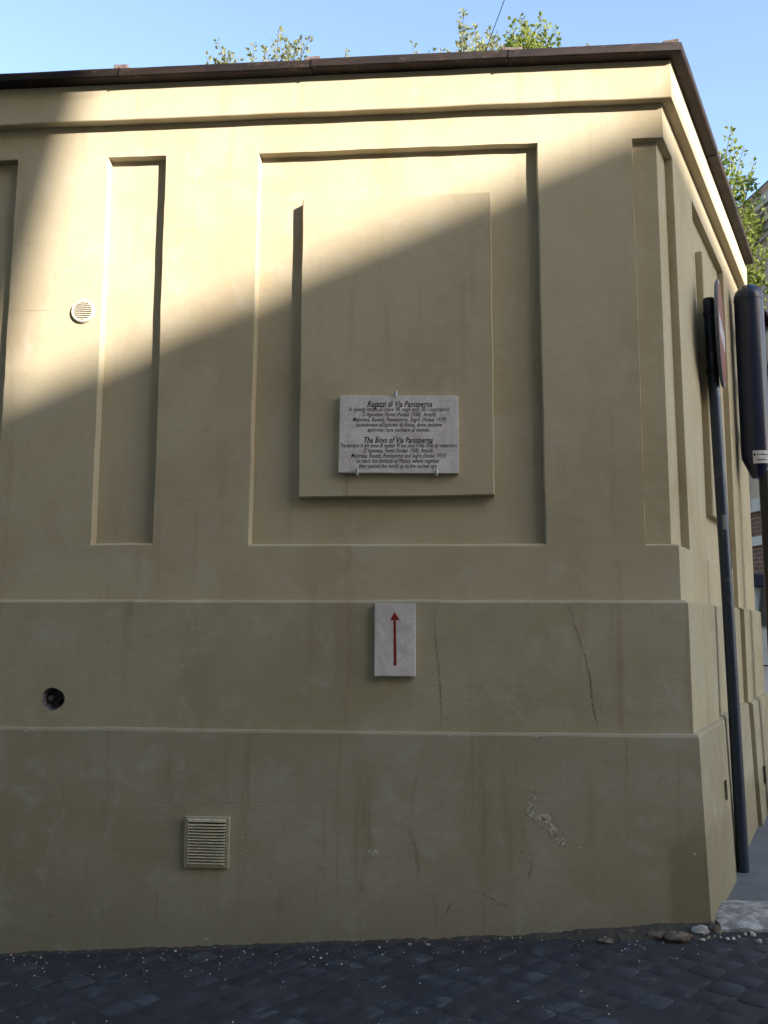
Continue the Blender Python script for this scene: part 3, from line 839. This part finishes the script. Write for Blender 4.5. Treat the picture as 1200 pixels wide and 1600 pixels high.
# loose stones at the corner
def rock(x, y, rx, ry, rz, mat, label, seed, zoff=0):
    bm = bmesh.new(); bmesh.ops.create_icosphere(bm, subdivisions=2, radius=1); r = random.Random(seed)
    for v in bm.verts:
        k = 1+r.uniform(-.16, .16); v.co = Vector((v.co.x*rx*k, v.co.y*ry*k, v.co.z*rz*k*(.75 if v.co.z > 0 else 1)))
    me = bpy.data.meshes.new('loose_stone'); bm.to_mesh(me); bm.free(); me.materials.append(mat)
    o = bpy.data.objects.new('loose_stone', me); o.location = (x, y, zg(x, y)+RZ+rz*.55+zoff); C.objects.link(o); tag(o, label, 'stone')
    return o
def gp(x, y, z):
    d = CAMR*((x-600)/FPX) + CAMU*((800-y)/FPX) + CAMF
    q = CAMP + d*((z-CAMP.z)/d.z); return q
for i, (px_, py_, w_, h_, mat, lab) in enumerate([
    (1097, 1449, 26, 20, m_rock, 'rounded pale stone lying under the wall corner'),
    (1062, 1456, 40, 18, m_rockd, 'brown broken lump left of the pale corner stone'),
    (1028, 1452, 34, 14, m_rockd, 'flat brown lump against the plinth left of the corner'),
    (1118, 1449, 20, 20, m_rockd, 'dark lump between the pale corner stone and the kerbstone'),
    (990, 1447, 40, 10, m_rockd, 'low dark ridge of broken mortar along the plinth foot'),
    (948, 1457, 26, 7, m_rockd, 'small flat brown stone beside the plinth foot'),
    (1179, 1459, 8, 7, m_debris, 'tiny white pebble in front of the kerbstone'),
    (1188, 1469, 9, 7, m_rock, 'tiny grey pebble below the white one by the kerb'),
    (640, 1466, 6, 4, m_rock, 'tiny pale chip on the cobbles below the arrow tablet'),
    (669, 1468, 6, 4, m_rock, 'small pale fragment right of the chip below the arrow tablet')]):
    q = gp(px_, py_+h_*.5, .07 if px_ > 800 else 0); k = 5.0/FPX
    rock(q.x, min(q.y+.02, -.075), w_*.5*k, w_*.35*k, h_*.55*k, mat, lab, 40+i)
for i in range(9):
    x_ = 1098+i*9.5; q = gp(x_, 1466-3*math.sin(i)-(i*.6), .07); rr_ = random.Random(70+i)
    bmr = MB(); chipstone(bmr, 0, 0, 0, .011*rr_.uniform(.7, 1.3), rr_, .6)
    o = bmr.build('pebble', m_debris); o.location = (q.x, min(q.y, -.17), zg(q.x, q.y)+RZ+.008)
    tag(o, ['leftmost white pebble of the row, under the pale corner stone', 'second white pebble from the left in the row', 'third white pebble from the left in the row', 'fourth white pebble from the left in the row', 'middle white pebble of the row of nine', 'sixth white pebble from the left, before the kerbstone', 'seventh white pebble from the left, before the kerbstone', 'eighth white pebble from the left, before the kerbstone', 'rightmost white pebble of the row before the kerbstone'][i], 'pebble', 'white pebbles in a row at the corner')

# ------------------------------------------------------------ road sign
sg = thing('road_sign', (1.857, .998, .14), 'round red and white road sign seen edge on, on a grey pole', 'road sign')
zt_ = kz(1.857, .998)
s = MB(); s.tube([(1.857, .998, zt_-.02), (1.833, .998, 2.0), (1.797, .998, 3.915)], .038, 24); s.build('pole', m_pole, sg, smooth='auto')
s = MB(); s.tube([(1.7975, .998, 3.90), (1.797, .998, 3.93)], [.040, .036], 20); s.build('pole_cap', m_blackpole, sg)
dcen = at(1125.5, 522, .985); view = (dcen-CAMP).normalized()
hv = Vector((view.x, view.y, 0)).normalized(); ang = R_(-3.0)
hd = Matrix.Rotation(ang, 3, 'Z') @ hv           # disc's horizontal direction, almost along the line of sight
dn = Vector((hd.y, -hd.x, 0))                     # face normal (to the right)
RD_ = .372; ncir = 56
def discpt(r, t, off): return dcen + hd*(r*math.cos(t)) + Vector((0, 0, 1))*(r*math.sin(t)) + dn*off
ts = [k*2*math.pi/ncir for k in range(ncir)]
s = MB(); A = [discpt(RD_, t, -.004) for t in ts]; B = [discpt(RD_, t, .009) for t in ts]; Ai = [discpt(RD_-.012, t, -.012) for t in ts]
s.bridge(A, B); s.bridge(Ai, A); s.add([discpt(RD_-.012, t, -.0121) for t in ts], [tuple(range(ncir))]); s.add([discpt(RD_, t, .0088) for t in ts], [tuple(range(ncir))])
s.build('disc', m_signback, sg)
s = MB(); s.add([discpt(RD_*.985, t, .0112) for t in ts], [tuple(range(ncir))]); s.build('white_rim', m_signwhite, sg, fixn=False)
s = MB(); s.add([discpt(RD_*.95, t, .0122) for t in ts], [tuple(range(ncir))]); s.build('red_face', m_signred, sg, fixn=False)
s = MB(); s.add([dcen+hd*a+Vector((0, 0, b))+dn*.0132 for a, b in ((-.29, -.07), (.29, -.07), (.29, .07), (-.29, .07))], [(0, 1, 2, 3)]); s.build('white_bar', m_signwhite, sg, fixn=False)
for zz in (3.82, 3.40):
    xx = 1.857+(1.797-1.857)*(zz/3.9)
    s = MB(); s.tube([(xx, .998, zz-.014), (xx, .998, zz+.014)], .043, 20)
    mid_ = dcen+dn*-.013; s.add([(xx+.02, .98, zz-.014), (dcen.x-.01, dcen.y, zz-.014), (dcen.x-.01, dcen.y, zz+.014), (xx+.02, .98, zz+.014), (xx+.02, 1.01, zz-.014), (dcen.x-.01, dcen.y+.03, zz-.014), (dcen.x-.01, dcen.y+.03, zz+.014), (xx+.02, 1.01, zz+.014)],
        [(0, 1, 2, 3), (4, 7, 6, 5), (0, 4, 5, 1), (2, 6, 7, 3)])
    s.build('clamp', m_blackpole, sg)
s = MB(); zz = 2.35
for k in range(6):
    a0_ = -1.9+k*.12; a1_ = a0_+.12; xx = 1.826
    s.quad(*[(xx+.0388*math.cos(a), .998+.0388*math.sin(a), z) for a, z in ((a0_, 2.30), (a1_, 2.30), (a1_, 2.40), (a0_, 2.40))])
st = s.build('sticker', simple('faded_sticker', (.20, .21, .22), .6, .3), sg, fixn=False)

# ------------------------------------------------------------ traffic light
K = 1.319                      # it stands 7.7 m from the viewer, beside the far pier
TX, TY = 1.945*K, -5.2+5.82*K
def TZ(z): return 1.65+(z-1.65)*K
RT = .0922*K
tl = thing('traffic_light', (TX+.06, TY, kz(TX, TY)), 'dark blue round backed signal housing with small white label on slim black pole', 'traffic light')
prof = [(.030, 2.53), (.040, 2.545), (.088, 2.66), (.091, 2.70), (.091, 3.70), (.0925, 3.702), (.0925, 3.722)] + [(.0925*math.cos(a), 3.722+.095*math.sin(a)) for a in [k*math.pi/2/10 for k in range(1, 10)]] + [(.002, 3.818)]
s = MB(); n = 40; rings = [[Vector((TX+r*K*math.cos(t*2*math.pi/n), TY+r*K*1.1*math.sin(t*2*math.pi/n), TZ(z+.06))) for t in range(n)] for r, z in prof]
for a, b in zip(rings[:-1], rings[1:]): s.bridge(a, b)
s.add(rings[0], [tuple(range(n))]); s.add(rings[-1], [tuple(range(n))])
s.build('housing', m_tlight, tl, smooth='auto')
s = MB(); s.tube([(TX+.063, TY, kz(TX, TY)-.02), (TX+.057, TY, TZ(2.64))], .0475, 20); s.build('pole', m_blackpole, tl, smooth='auto')
s = MB(); s.tube([(TX+.063, TY, kz(TX, TY)), (TX+.063, TY, kz(TX, TY)+.18)], .07, 20); s.build('base_collar', m_blackpole, tl, smooth='auto')
VR = Matrix.Translation((TX, TY, 0)) @ Matrix.Rotation(R_(30), 4, 'Z')
for k in range(3):
    zc = TZ(3.62-k*.35); s = MB(); nn = 20; A, B = [], []
    for t in range(nn+1):
        a = R_(-20)+R_(220)*t/nn
        A.append(VR @ Vector((.09, .115*math.cos(a), zc+.13*math.sin(a))))
        B.append(VR @ Vector((.34-.04*abs(math.cos(a)), .11*math.cos(a), zc-.05+.12*math.sin(a))))
    cA = VR @ Vector((.09, 0, zc)); cB = VR @ Vector((.3, 0, zc-.03))
    Ao = [cA+(a-cA)*1.05 for a in A]; Bo = [cB+(b-cB)*1.05 for b in B]
    s.bridge(A, B, closed=False); s.bridge(Ao, Bo, closed=False); s.bridge(B, Bo, closed=False)
    s.build('visor', m_tlight, tl, smooth='auto')
    s = MB(); s.tube([VR @ Vector((.09, 0, zc)), VR @ Vector((.125, 0, zc))], [.112, .105], 24); s.build('lens', m_lens, tl, smooth='auto')
# label wrapped on the housing
s = MB(); v = (CAMP-Vector((TX, TY, 0))); ac = math.atan2(v.y, v.x)+R_(15)
r_l = RT
def cyl(a, z, rr=r_l): return Vector((TX+rr*math.cos(a), TY+rr*1.1*math.sin(a), z))
zl0 = at(1182, 725, TY-.09).z; zl1 = at(1182, 705, TY-.09).z
arcs = [ac+R_(-30+k*7.5) for k in range(9)]
for a, b in zip(arcs[:-1], arcs[1:]): s.quad(cyl(a, zl0), cyl(b, zl0), cyl(b, zl1), cyl(a, zl1))
lab = s.build('label', m_sticker, tl, fixn=False)
s = MB()
def bar(a0, a1, za, zb): 
    for i in range(3):
        u0 = a0+(a1-a0)*i/3; u1 = a0+(a1-a0)*(i+1)/3
        s.quad(cyl(u0, za, r_l+.0006), cyl(u1, za, r_l+.0006), cyl(u1, zb, r_l+.0006), cyl(u0, zb, r_l+.0006))
zr = zl1-zl0
bar(arcs[0]+R_(3), arcs[0]+R_(9), zl0+zr*.58, zl0+zr*.80)
r = random.Random(2); a = arcs[0]+R_(13)
while a < arcs[-1]-R_(5): 
    d_ = R_(r.uniform(1.6, 3.2)); bar(a, a+d_, zl0+zr*.62, zl0+zr*.72); a += d_+R_(1)
a = arcs[2]
while a < arcs[-2]-R_(2):
    d_ = R_(r.uniform(1.6, 3.2)); bar(a, a+d_, zl0+zr*.22, zl0+zr*.32); a += d_+R_(1)
s.build('label_print', m_ink, tl, fixn=False, kind='stuff')

# ------------------------------------------------------------ trees behind the wall
def leaf(mb, p, d, size, r):
    """a folded pointed leaf"""
    d = d.normalized(); up = Vector((r.uniform(-1, 1), r.uniform(-1, 1), r.uniform(-.4, 1))).normalized()
    sd_ = d.cross(up)
    if sd_.length < .1: sd_ = d.cross(Vector((1, 0, 0)))
    sd_.normalize(); nn = sd_.cross(d)
    L = size; W = size*.36
    a = p; b = p+d*L*.45+sd_*W+nn*W*.3; c = p+d*L; e = p+d*L*.45-sd_*W+nn*W*.3; mdp = p+d*L*.45-nn*W*.1
    mb.add([a, b, c, e, mdp], [(0, 1, 4), (1, 2, 4), (0, 4, 3), (4, 2, 3)])
def shoot(wood, leaves, a, b, n, size, r, spread=.05, bend=.1, start=.15):
    a = Vector(a); b = Vector(b); L = (b-a).length
    off = Vector((r.uniform(-1, 1), r.uniform(-1, 1), 0))*bend*L
    pts = []
    for k in range(7):
        t = k/6; pts.append(a.lerp(b, t)+off*math.sin(t*math.pi)*.5)
    rb = .004+.006*L
    wood.tube(pts, [rb*(1-.85*k/6) for k in range(7)], 5, cap=False)
    for k in range(n):
        t = start+(1-start)*(k+r.random())/n
        i = min(5, int(t*6)); p = pts[i].lerp(pts[i+1], t*6-i)
        ax = (pts[i+1]-pts[i]).normalized()
        out = Vector((r.gauss(0, 1), r.gauss(0, 1), r.gauss(0, .6))).normalized()
        p2 = p+out*spread*r.random()*(1.1-t*.7)
        leaf(leaves, p2, (ax*.7+out).normalized(), size*r.uniform(.6, 1.15), r)
def tree(base, hub_z, tips, label, mat, size, seed, extra=60, spread=.06, leafn=46, crown=None, cat='tree', ymid=None):
    r = random.Random(seed); t = thing('tree', base, label, cat)
    base = Vector(base); hub = Vector((base.x+.1, base.y, hub_z)); wood = MB(); lv_ = MB()
    tr = MB(); tr.tube([base, base+Vector((.04, .03, hub_z*.33)), base+Vector((-.03, 0, hub_z*.66)), hub], [.09, .075, .06, .045], 10)
    tr.build('trunk', m_bark, t, smooth=True)
    limbs = []
    for tip in tips:
        b = Vector(tip); mid_ = hub.lerp(b, .45)+Vector((r.uniform(-.1, .1), r.uniform(-.1, .1), -.1)); limbs.append(mid_)
        wood.tube([hub, hub.lerp(mid_, .5)+Vector((0, 0, -.04)), mid_], [.03, .022, .014], 6, cap=False)
        shoot(wood, lv_, mid_, b, leafn, size, r, spread)
        for q in range(3):
            f = r.uniform(.35, .8); p0 = mid_.lerp(b, f); dv = (b-mid_)*(1-f)*r.uniform(.3, .6)
            dv += Vector((r.gauss(0, 1), r.gauss(0, 1), r.gauss(0, .3)))*.10*(b-mid_).length
            shoot(wood, lv_, p0, p0+dv, int(leafn*.4), size, r, spread)
    cr = crown
    for k in range(extra):
        c_ = Vector((cr[0]+r.gauss(0, 1)*cr[3], cr[1]+r.gauss(0, 1)*cr[4], cr[2]+r.gauss(0, 1)*cr[5]))
        if c_.z > cr[6]: c_.z = cr[6]-r.random()*.5
        m_ = hub.lerp(c_, .5); wood.tube([hub, m_], [.015, .008], 4, cap=False)
        shoot(wood, lv_, m_, c_, int(leafn*.8), size, r, spread*1.5)
    wood.build('branches', m_bark, t, fixn=False); tag(lv_.build('leaves', mat, t, fixn=False), kind='stuff')
    return t
Y1 = 3.0
def tips(L, Y): return [at(x, y, Y+random.uniform(-.25, .25)) for x, y in L]
tree((-1.75, 3.0, zg(-1.75, 3)), 5.2, tips([(340, 62), (322, 88), (358, 84), (372, 92), (396, 66), (412, 74), (436, 40), (428, 66), (452, 70), (471, 62), (443, 52), (388, 78)], Y1),
     'pale leafy shoots left of centre rising above the coping', m_leaf, .05, 1, 80, .05, 85, (-1.75, 3.2, 5.9, .35, .3, .4, 6.75))
tree((-.2, 3.2, zg(-.2, 3)), 5.3, tips([(645, 68), (656, 82), (676, 74), (690, 78), (667, 84)], 3.2),
     'low leafy tips at the middle of the wall top, smallest group', m_leaf, .045, 2, 40, .035, 50, (-.15, 3.3, 5.9, .25, .2, .35, 6.75))
tree((.28, 3.1, zg(.28, 3)), 5.3, tips([(723, 42), (733, 50), (741, 40), (716, 66), (752, 58), (765, 48), (774, 55), (704, 80), (782, 66)], 3.1),
     'leafy shoots where the cable meets the wall top', m_leaf, .052, 3, 60, .055, 110, (.3, 3.3, 5.9, .25, .25, .35, 6.6))
tree((.9, 3.0, zg(.9, 3)), 5.3, tips([(800, 30), (812, 22), (822, 34), (795, 52), (846, 26), (854, 33), (866, 44), (836, 40), (860, 62), (828, 55), (806, 58), (848, 55)], 3.0),
     'denser bright green crown right of the cable above the wall', m_leaf2, .052, 4, 60, .055, 110, (.87, 3.2, 5.9, .22, .25, .4, 6.5))
tree((2.55, 6.4, zg(2.55, 6.4)), 4.6, tips([(1143, 196), (1150, 228), (1163, 226), (1140, 250), (1178, 252), (1172, 280), (1184, 298), (1188, 312), (1160, 290), (1150, 300), (1168, 335), (1182, 345), (1176, 372), (1160, 370), (1186, 420), (1188, 426), (1172, 408), (1162, 396), (1128, 240), (1146, 215), (1154, 330)], 5.8),
     'bright leafy tree beyond the far end of the side wall', m_leaf2, .07, 5, 150, .10, 75, (at(1132, 330, 6).x, 6.0, 6.55, .22, .4, .6, 7.0))
for (x_, y_, n_, lab) in ((540, 80, 12, 'tiny sprig peeping over the coping left of centre'), (917, 67, 9, 'tiny sprig peeping over the coping towards the corner')):
    p = at(x_, y_, .9); b = Vector((p.x+.05, .9, zg(p.x, .9)))
    t = thing('climbing_sprig', b, lab, 'plant'); wd = MB(); lf_ = MB(); r = random.Random(int(x_))
    wd.tube([b, b+Vector((.03, 0, 2)), b+Vector((-.03, 0, 4)), p], [.012, .01, .007, .003], 6)
    for k in range(3): shoot(wd, lf_, p-Vector((r.uniform(-.04, .04), 0, .35)), p+Vector((r.uniform(-.03, .03), r.uniform(-.03, .03), -k*.05)), n_, .045, r, .02)
    wd.build('stem', m_bark, t, fixn=False); tag(lf_.build('leaves', m_leaf, t, fixn=False), kind='stuff')
# tiny weeds on the side coping
# overhead cable from the coping to the roof across the street
c0 = at(757, 84, .25); c1_ = Vector((3.27, -8.05, 9.7))
s = MB(); k_ = at(775, 0, -.75)
dirc = (at(776, -3, -1.2)-c0)
pts = [c0.lerp(Vector((c0.x+2.97, -8.1, 9.72)), t)-Vector((0, 0, .25*math.sin(t*math.pi))) for t in [i/14 for i in range(15)]]
s.tube(pts, .0026, 6); tag(s.build('overhead_cable', m_blackpole), 'thin dark cable rising from the wall top into the sky', 'cable')

# ------------------------------------------------------------ buildings
def prism(mb, pts, z0, z1):
    A = [Vector((x, y, z0)) for x, y in pts]; B = [Vector((x, y, z1)) for x, y in pts]
    mb.bridge(A, B); mb.add(B, [tuple(range(len(B)))]); mb.add(A, [tuple(range(len(A)))])
def offset_poly(pts, d):
    n = len(pts); c = Vector((sum(p[0] for p in pts)/n, sum(p[1] for p in pts)/n)); out = []
    ar = sum(pts[i][0]*pts[(i+1) % n][1]-pts[(i+1) % n][0]*pts[i][1] for i in range(n)); sg_ = 1 if ar > 0 else -1
    for i in range(n):
        a = Vector(pts[i-1]); b = Vector(pts[i]); c2 = Vector(pts[(i+1) % n])
        e1 = (b-a).normalized(); e2 = (c2-b).normalized(); n1 = Vector((e1.y, -e1.x))*sg_; n2 = Vector((e2.y, -e2.x))*sg_
        bis = (n1+n2); bis = bis/max(.3, bis.length_squared/2) ; out.append((b.x+bis.x*d, b.y+bis.y*d))
    return out
def building(name, base, pts, H, mat, label, cornice=.12, wins=None):
    t = thing(name, base, label, 'building')
    s = MB(); prism(s, pts, -1.0, H-.25); s.build('wall', mat, t)
    s = MB(); prism(s, offset_poly(pts, cornice), H-.25, H); s.build('cornice', m_trim, t)
    if wins:
        a, b, floors, z0 = wins; a = Vector(a); b = Vector(b); dv = (b-a).normalized(); nv = Vector((dv.y, -dv.x)); L = (b-a).length
        n = int(L/2.6); me1 = me2 = None
        for fl in range(floors):
            for k in range(n):
                p = a+dv*(1.3+k*2.6); ang = math.atan2(dv.y, dv.x)
                if me1 is None:
                    q_ = MB()
                    for bx in ((-.62, -.5, -.06, .06, 0, 1.7), (.5, .62, -.06, .06, 0, 1.7), (-.62, .62, -.06, .06, 1.7, 1.84), (-.70, .70, -.12, .06, -.1, 0), (-.03, .03, -.04, .05, 0, 1.7)): q_.box(*bx)
                    o = q_.build('window_frame', m_trim, t); me1 = o.data; bpy.data.objects.remove(o)
                    q_ = MB(); q_.box(-.5, .5, -.015, .02, 0, 1.7); o = q_.build('pane', m_glass); me2 = o.data; bpy.data.objects.remove(o)
                M = Matrix.Translation((p.x, p.y, z0+fl*3.1)) @ Matrix.Rotation(ang, 4, 'Z')
                o = bpy.data.objects.new('window', me1); C.objects.link(o); o.parent = t; o.matrix_parent_inverse = parent_world(t).inverted(); o.matrix_basis = M
                o2 = bpy.data.objects.new('pane', me2); C.objects.link(o2); o2.parent = o
    return t
# across the street, behind the camera; its end wall bounds the sunlit patch on the left
XA = 8*SX-3.25
building('opposite_house', (0, -8, -.2), [(-30, -8), (-30, -18), (XA+(SX-.06)*10, -18), (XA, -8)], 15.5, m_bA,
         'tan stuccoed house across the street behind the viewer', cornice=.0, wins=((XA-1, -8), (-28, -8), 4, .9))
# unseen farther house, added so its eaves cut the left of the sunlit patch
HD = 5.2+14*SZ
xd = lambda Y: -2.33-.20*(Y-14)*SZ + SX*Y
dh = building('shading_eaves_house', (10, -22, 0), [(XA+4.5, -18.5), (xd(18.5)-.9, -18.5), (xd(36)-1.6, -36), (XA+4.5, -36)], HD+.2, m_bC,
         'unseen pinkish house farther behind the viewer, wide eaves added to shade the wall', cornice=.0, wins=None)
s = MB(); prism(s, [(xd(13.5)-2.2, -13.5), (xd(13.5), -13.5), (xd(37), -37), (xd(37)-22, -37)], HD, HD+.3); s.build('eaves', m_bark, dh)  # slab shaped for the shadow edge it throws on the wall
# across the side street, its long roofline shades the lower wall
EA = SZ/.42-SX
ZB, XW = 5.02, 1.95
YB = (18-ZB)/SZ
PB = (XW+SX*YB, -YB)
e2 = (PB[0]+.4115*4.9, PB[1]+.9114*4.9)
building('side_street_block', (33, -24, 0), [PB, (PB[0]-EA*22, PB[1]-22), (PB[0]+16, PB[1]-22), (e2[0]+12, e2[1]), e2], 18.0, m_bB,
         'tall terracotta coloured block beyond the side street behind the viewer', cornice=.0, wins=((PB[0]-EA*21.5, PB[1]-21.5), PB, 5, 1.2))
# far building at the right edge
CD = Vector((-.19, .98, 0)).normalized(); Cn = Vector((-CD.y, CD.x, 0))   # facade direction and its outward normal (towards the left)
fc = Vector((4.80, 8.8, 0))
tc = thing('far_house', (5, 9, 0), 'tan house with pale cornices above a brick ground floor at the right edge', 'building')
def fpt(t, o, z): q = fc+CD*t+Cn*o; return Vector((q.x, q.y, z))
def fbox(t0, t1, o0, o1, z0, z1):
    s = MB(); vs_ = [fpt(t, o, z) for z in (z0, z1) for o in (o0, o1) for t in (t0, t1)]
    s.add(vs_, [(0, 2, 3, 1), (4, 5, 7, 6), (0, 1, 5, 4), (2, 6, 7, 3), (0, 4, 6, 2), (1, 3, 7, 5)]); return s
T0, T1 = -4.5, 14
fbox(T0, T1, -8, 0, 3.62, 7.60).build('upper_wall', m_bC, tc)
fbox(T0, T1, -8, -.3, 8.02, 8.75).build('attic', m_attic, tc)
s = fbox(T0, T1, -8, .06, 7.60, 7.68); s.build('cornice', m_trim, tc)
fbox(T0, T1, -8, .10, 7.681, 7.80).build('cornice', m_trim, tc)
fbox(T0, T1, -8, .30, 7.801, 7.86).build('cornice', m_trim, tc)
fbox(T0, T1, -8, .36, 7.861, 8.02).build('cornice', m_trim, tc)
fbox(T0, T1, -8, -.32, 8.751, 8.80).build('roof_edge', m_coping, tc)
for k in range(30):
    fbox(T0+.2+k*.55, T0+.4+k*.55, .061, .26, 7.682, 7.80).build('bracket', m_trim, tc)
fbox(T0, T1, -8, .10, 3.42, 3.62).build('ledge', m_trim, tc)
fbox(T0, T1, -8, .02, 3.04, 3.42).build('brick_course', m_brick, tc)
fbox(T0, T1, -8, .06, 2.90, 3.04).build('string_course', m_trim, tc)
fbox(T0, T1, -8, .0, -.6, 2.90).build('brick_base', m_brick, tc)
for k in range(5):
    t_ = 1.6+k*2.4; q_ = fbox(t_, t_+.9, .0, .03, 4.4, 6.0); w_ = q_.build('window', m_trim, tc)
    fbox(t_+.07, t_+.83, .031, .036, 4.47, 5.93).build('pane', m_glass, w_)
s = MB(); a = fpt(.9, .09, 3.45); s.tube([fpt(.62, .09, 2.9), fpt(.62, .09, 7.5)], .05, 10); s.build('downpipe', m_bC, tc)
s = MB(); s.tube([at(1163.5, 738, 7.6), at(1173.5, 795, 7.6)], .018, 8); rod = s.build('awning_rod', m_white, tc)
s = MB(); s.add([fpt(T0-.02, .01, -.5), fpt(T0-.02, -12, -.5), fpt(T0-.02, -12, 7.58), fpt(T0-.02, .01, 7.58), fpt(T0-.001, .01, -.5), fpt(T0-.001, -12, -.5), fpt(T0-.001, -12, 7.58), fpt(T0-.001, .01, 7.58)], [(0, 1, 2, 3), (4, 7, 6, 5), (0, 4, 5, 1), (1, 5, 6, 2), (2, 6, 7, 3), (3, 7, 4, 0)]); s.build('bounce_end_wall', m_pale, tc)  # out of view; added pale and wide as a reflector for the side wall
# white van past the end of the wall
vn = thing('parked_van', (3.9, 6.5, zg(3.9, 6.5)), 'white van parked beyond the far end of the side wall', 'van')
vz = zg(3.9, 6.5)
VM = Matrix.Translation((3.02, 4.55, vz)) @ Matrix.Rotation(R_(-8), 4, 'Z')
Lv, Wv = 4.4, 1.75
# side outline (along length L, z), lofted across the width
out = [(0, .35), (0, .95), (.04, 1.30), (.10, 1.72), (.22, 1.82), (1.4, 1.86), (2.7, 1.80), (3.35, 1.25), (4.2, 1.05), (4.38, .80), (4.4, .35), (3.9, .30), (3.85, .55), (3.6, .66), (3.3, .55), (3.2, .28), (1.15, .28), (1.1, .55), (.85, .66), (.6, .55), (.5, .30)]
s = MB(); N_ = len(out)
ringsv = []
for (wx, ins) in ((0, .05), (.06, 0), (Wv-.06, 0), (Wv, .05)):
    ringsv.append([VM @ Vector((wx + (.10*max(0, (z-1.0)) if wx < Wv/2 else -.10*max(0, (z-1.0))), l if ins == 0 else min(max(l, .05), 4.35), z-(ins*.5 if z > 1.5 else 0))) for l, z in out])
for a, b in zip(ringsv[:-1], ringsv[1:]): s.bridge(a, b)
for rg in (ringsv[0], ringsv[-1]):
    tri = tessellate_polygon([[Vector((l, z, 0)) for l, z in out]]); s.add(rg, tri)
s.build('body', m_van, vn, smooth='auto')
s = MB(); s.add([VM @ Vector(v) for v in ((.16, -.002, 1.30), (Wv-.16, -.002, 1.30), (Wv-.22, .06, 1.68), (.22, .06, 1.68), (.16, .05, 1.30), (Wv-.16, .05, 1.30), (Wv-.22, .12, 1.68), (.22, .12, 1.68))], [(0, 1, 2, 3), (0, 4, 5, 1), (2, 6, 7, 3), (0, 3, 7, 4), (1, 5, 6, 2)])
s.build('rear_window', m_glass, vn)
s = MB(); s.box(.12, Wv-.12, -.01, .30, 1.70, 1.845, M=VM); s.build('roof_spoiler', m_vandark, vn, bevel=.02)
s = MB(); s.box(.10, Wv-.10, -.006, .01, .88, .892, M=VM); s.build('door_seam', m_dark, vn)
s = MB(); s.box(.02, Wv-.02, -.06, .10, .38, .56, M=VM); s.build('bumper', m_vandark, vn, bevel=.02)
for xx in (.03, Wv-.15):
    s = MB(); s.box(xx, xx+.12, -.008, .02, .95, 1.22, M=VM); s.build('tail_light', m_signred, vn)
for sx in (0, 1):
    s = MB(); xo = -.004 if sx == 0 else Wv+.004-.02
    s.box(xo+(.06 if sx == 0 else -.06), xo+.02+(.06 if sx == 0 else -.06), .5, 2.8, 1.20, 1.60, M=VM); s.build('side_window', m_glass, vn)
    for ly in (.85, 3.55):
        wo_ = MB(); cx_ = .10 if sx == 0 else Wv-.10
        wo_.tube([VM @ Vector((cx_-.09, ly, .31)), VM @ Vector((cx_+.09, ly, .31))], .31, 24); tyre = wo_.build('wheel', m_rubber, vn, smooth='auto')
        wo_ = MB(); wo_.tube([VM @ Vector((cx_-.094, ly, .31)), VM @ Vector((cx_+.094, ly, .31))], .18, 16); wo_.build('rim', m_steel, tyre, smooth='auto')
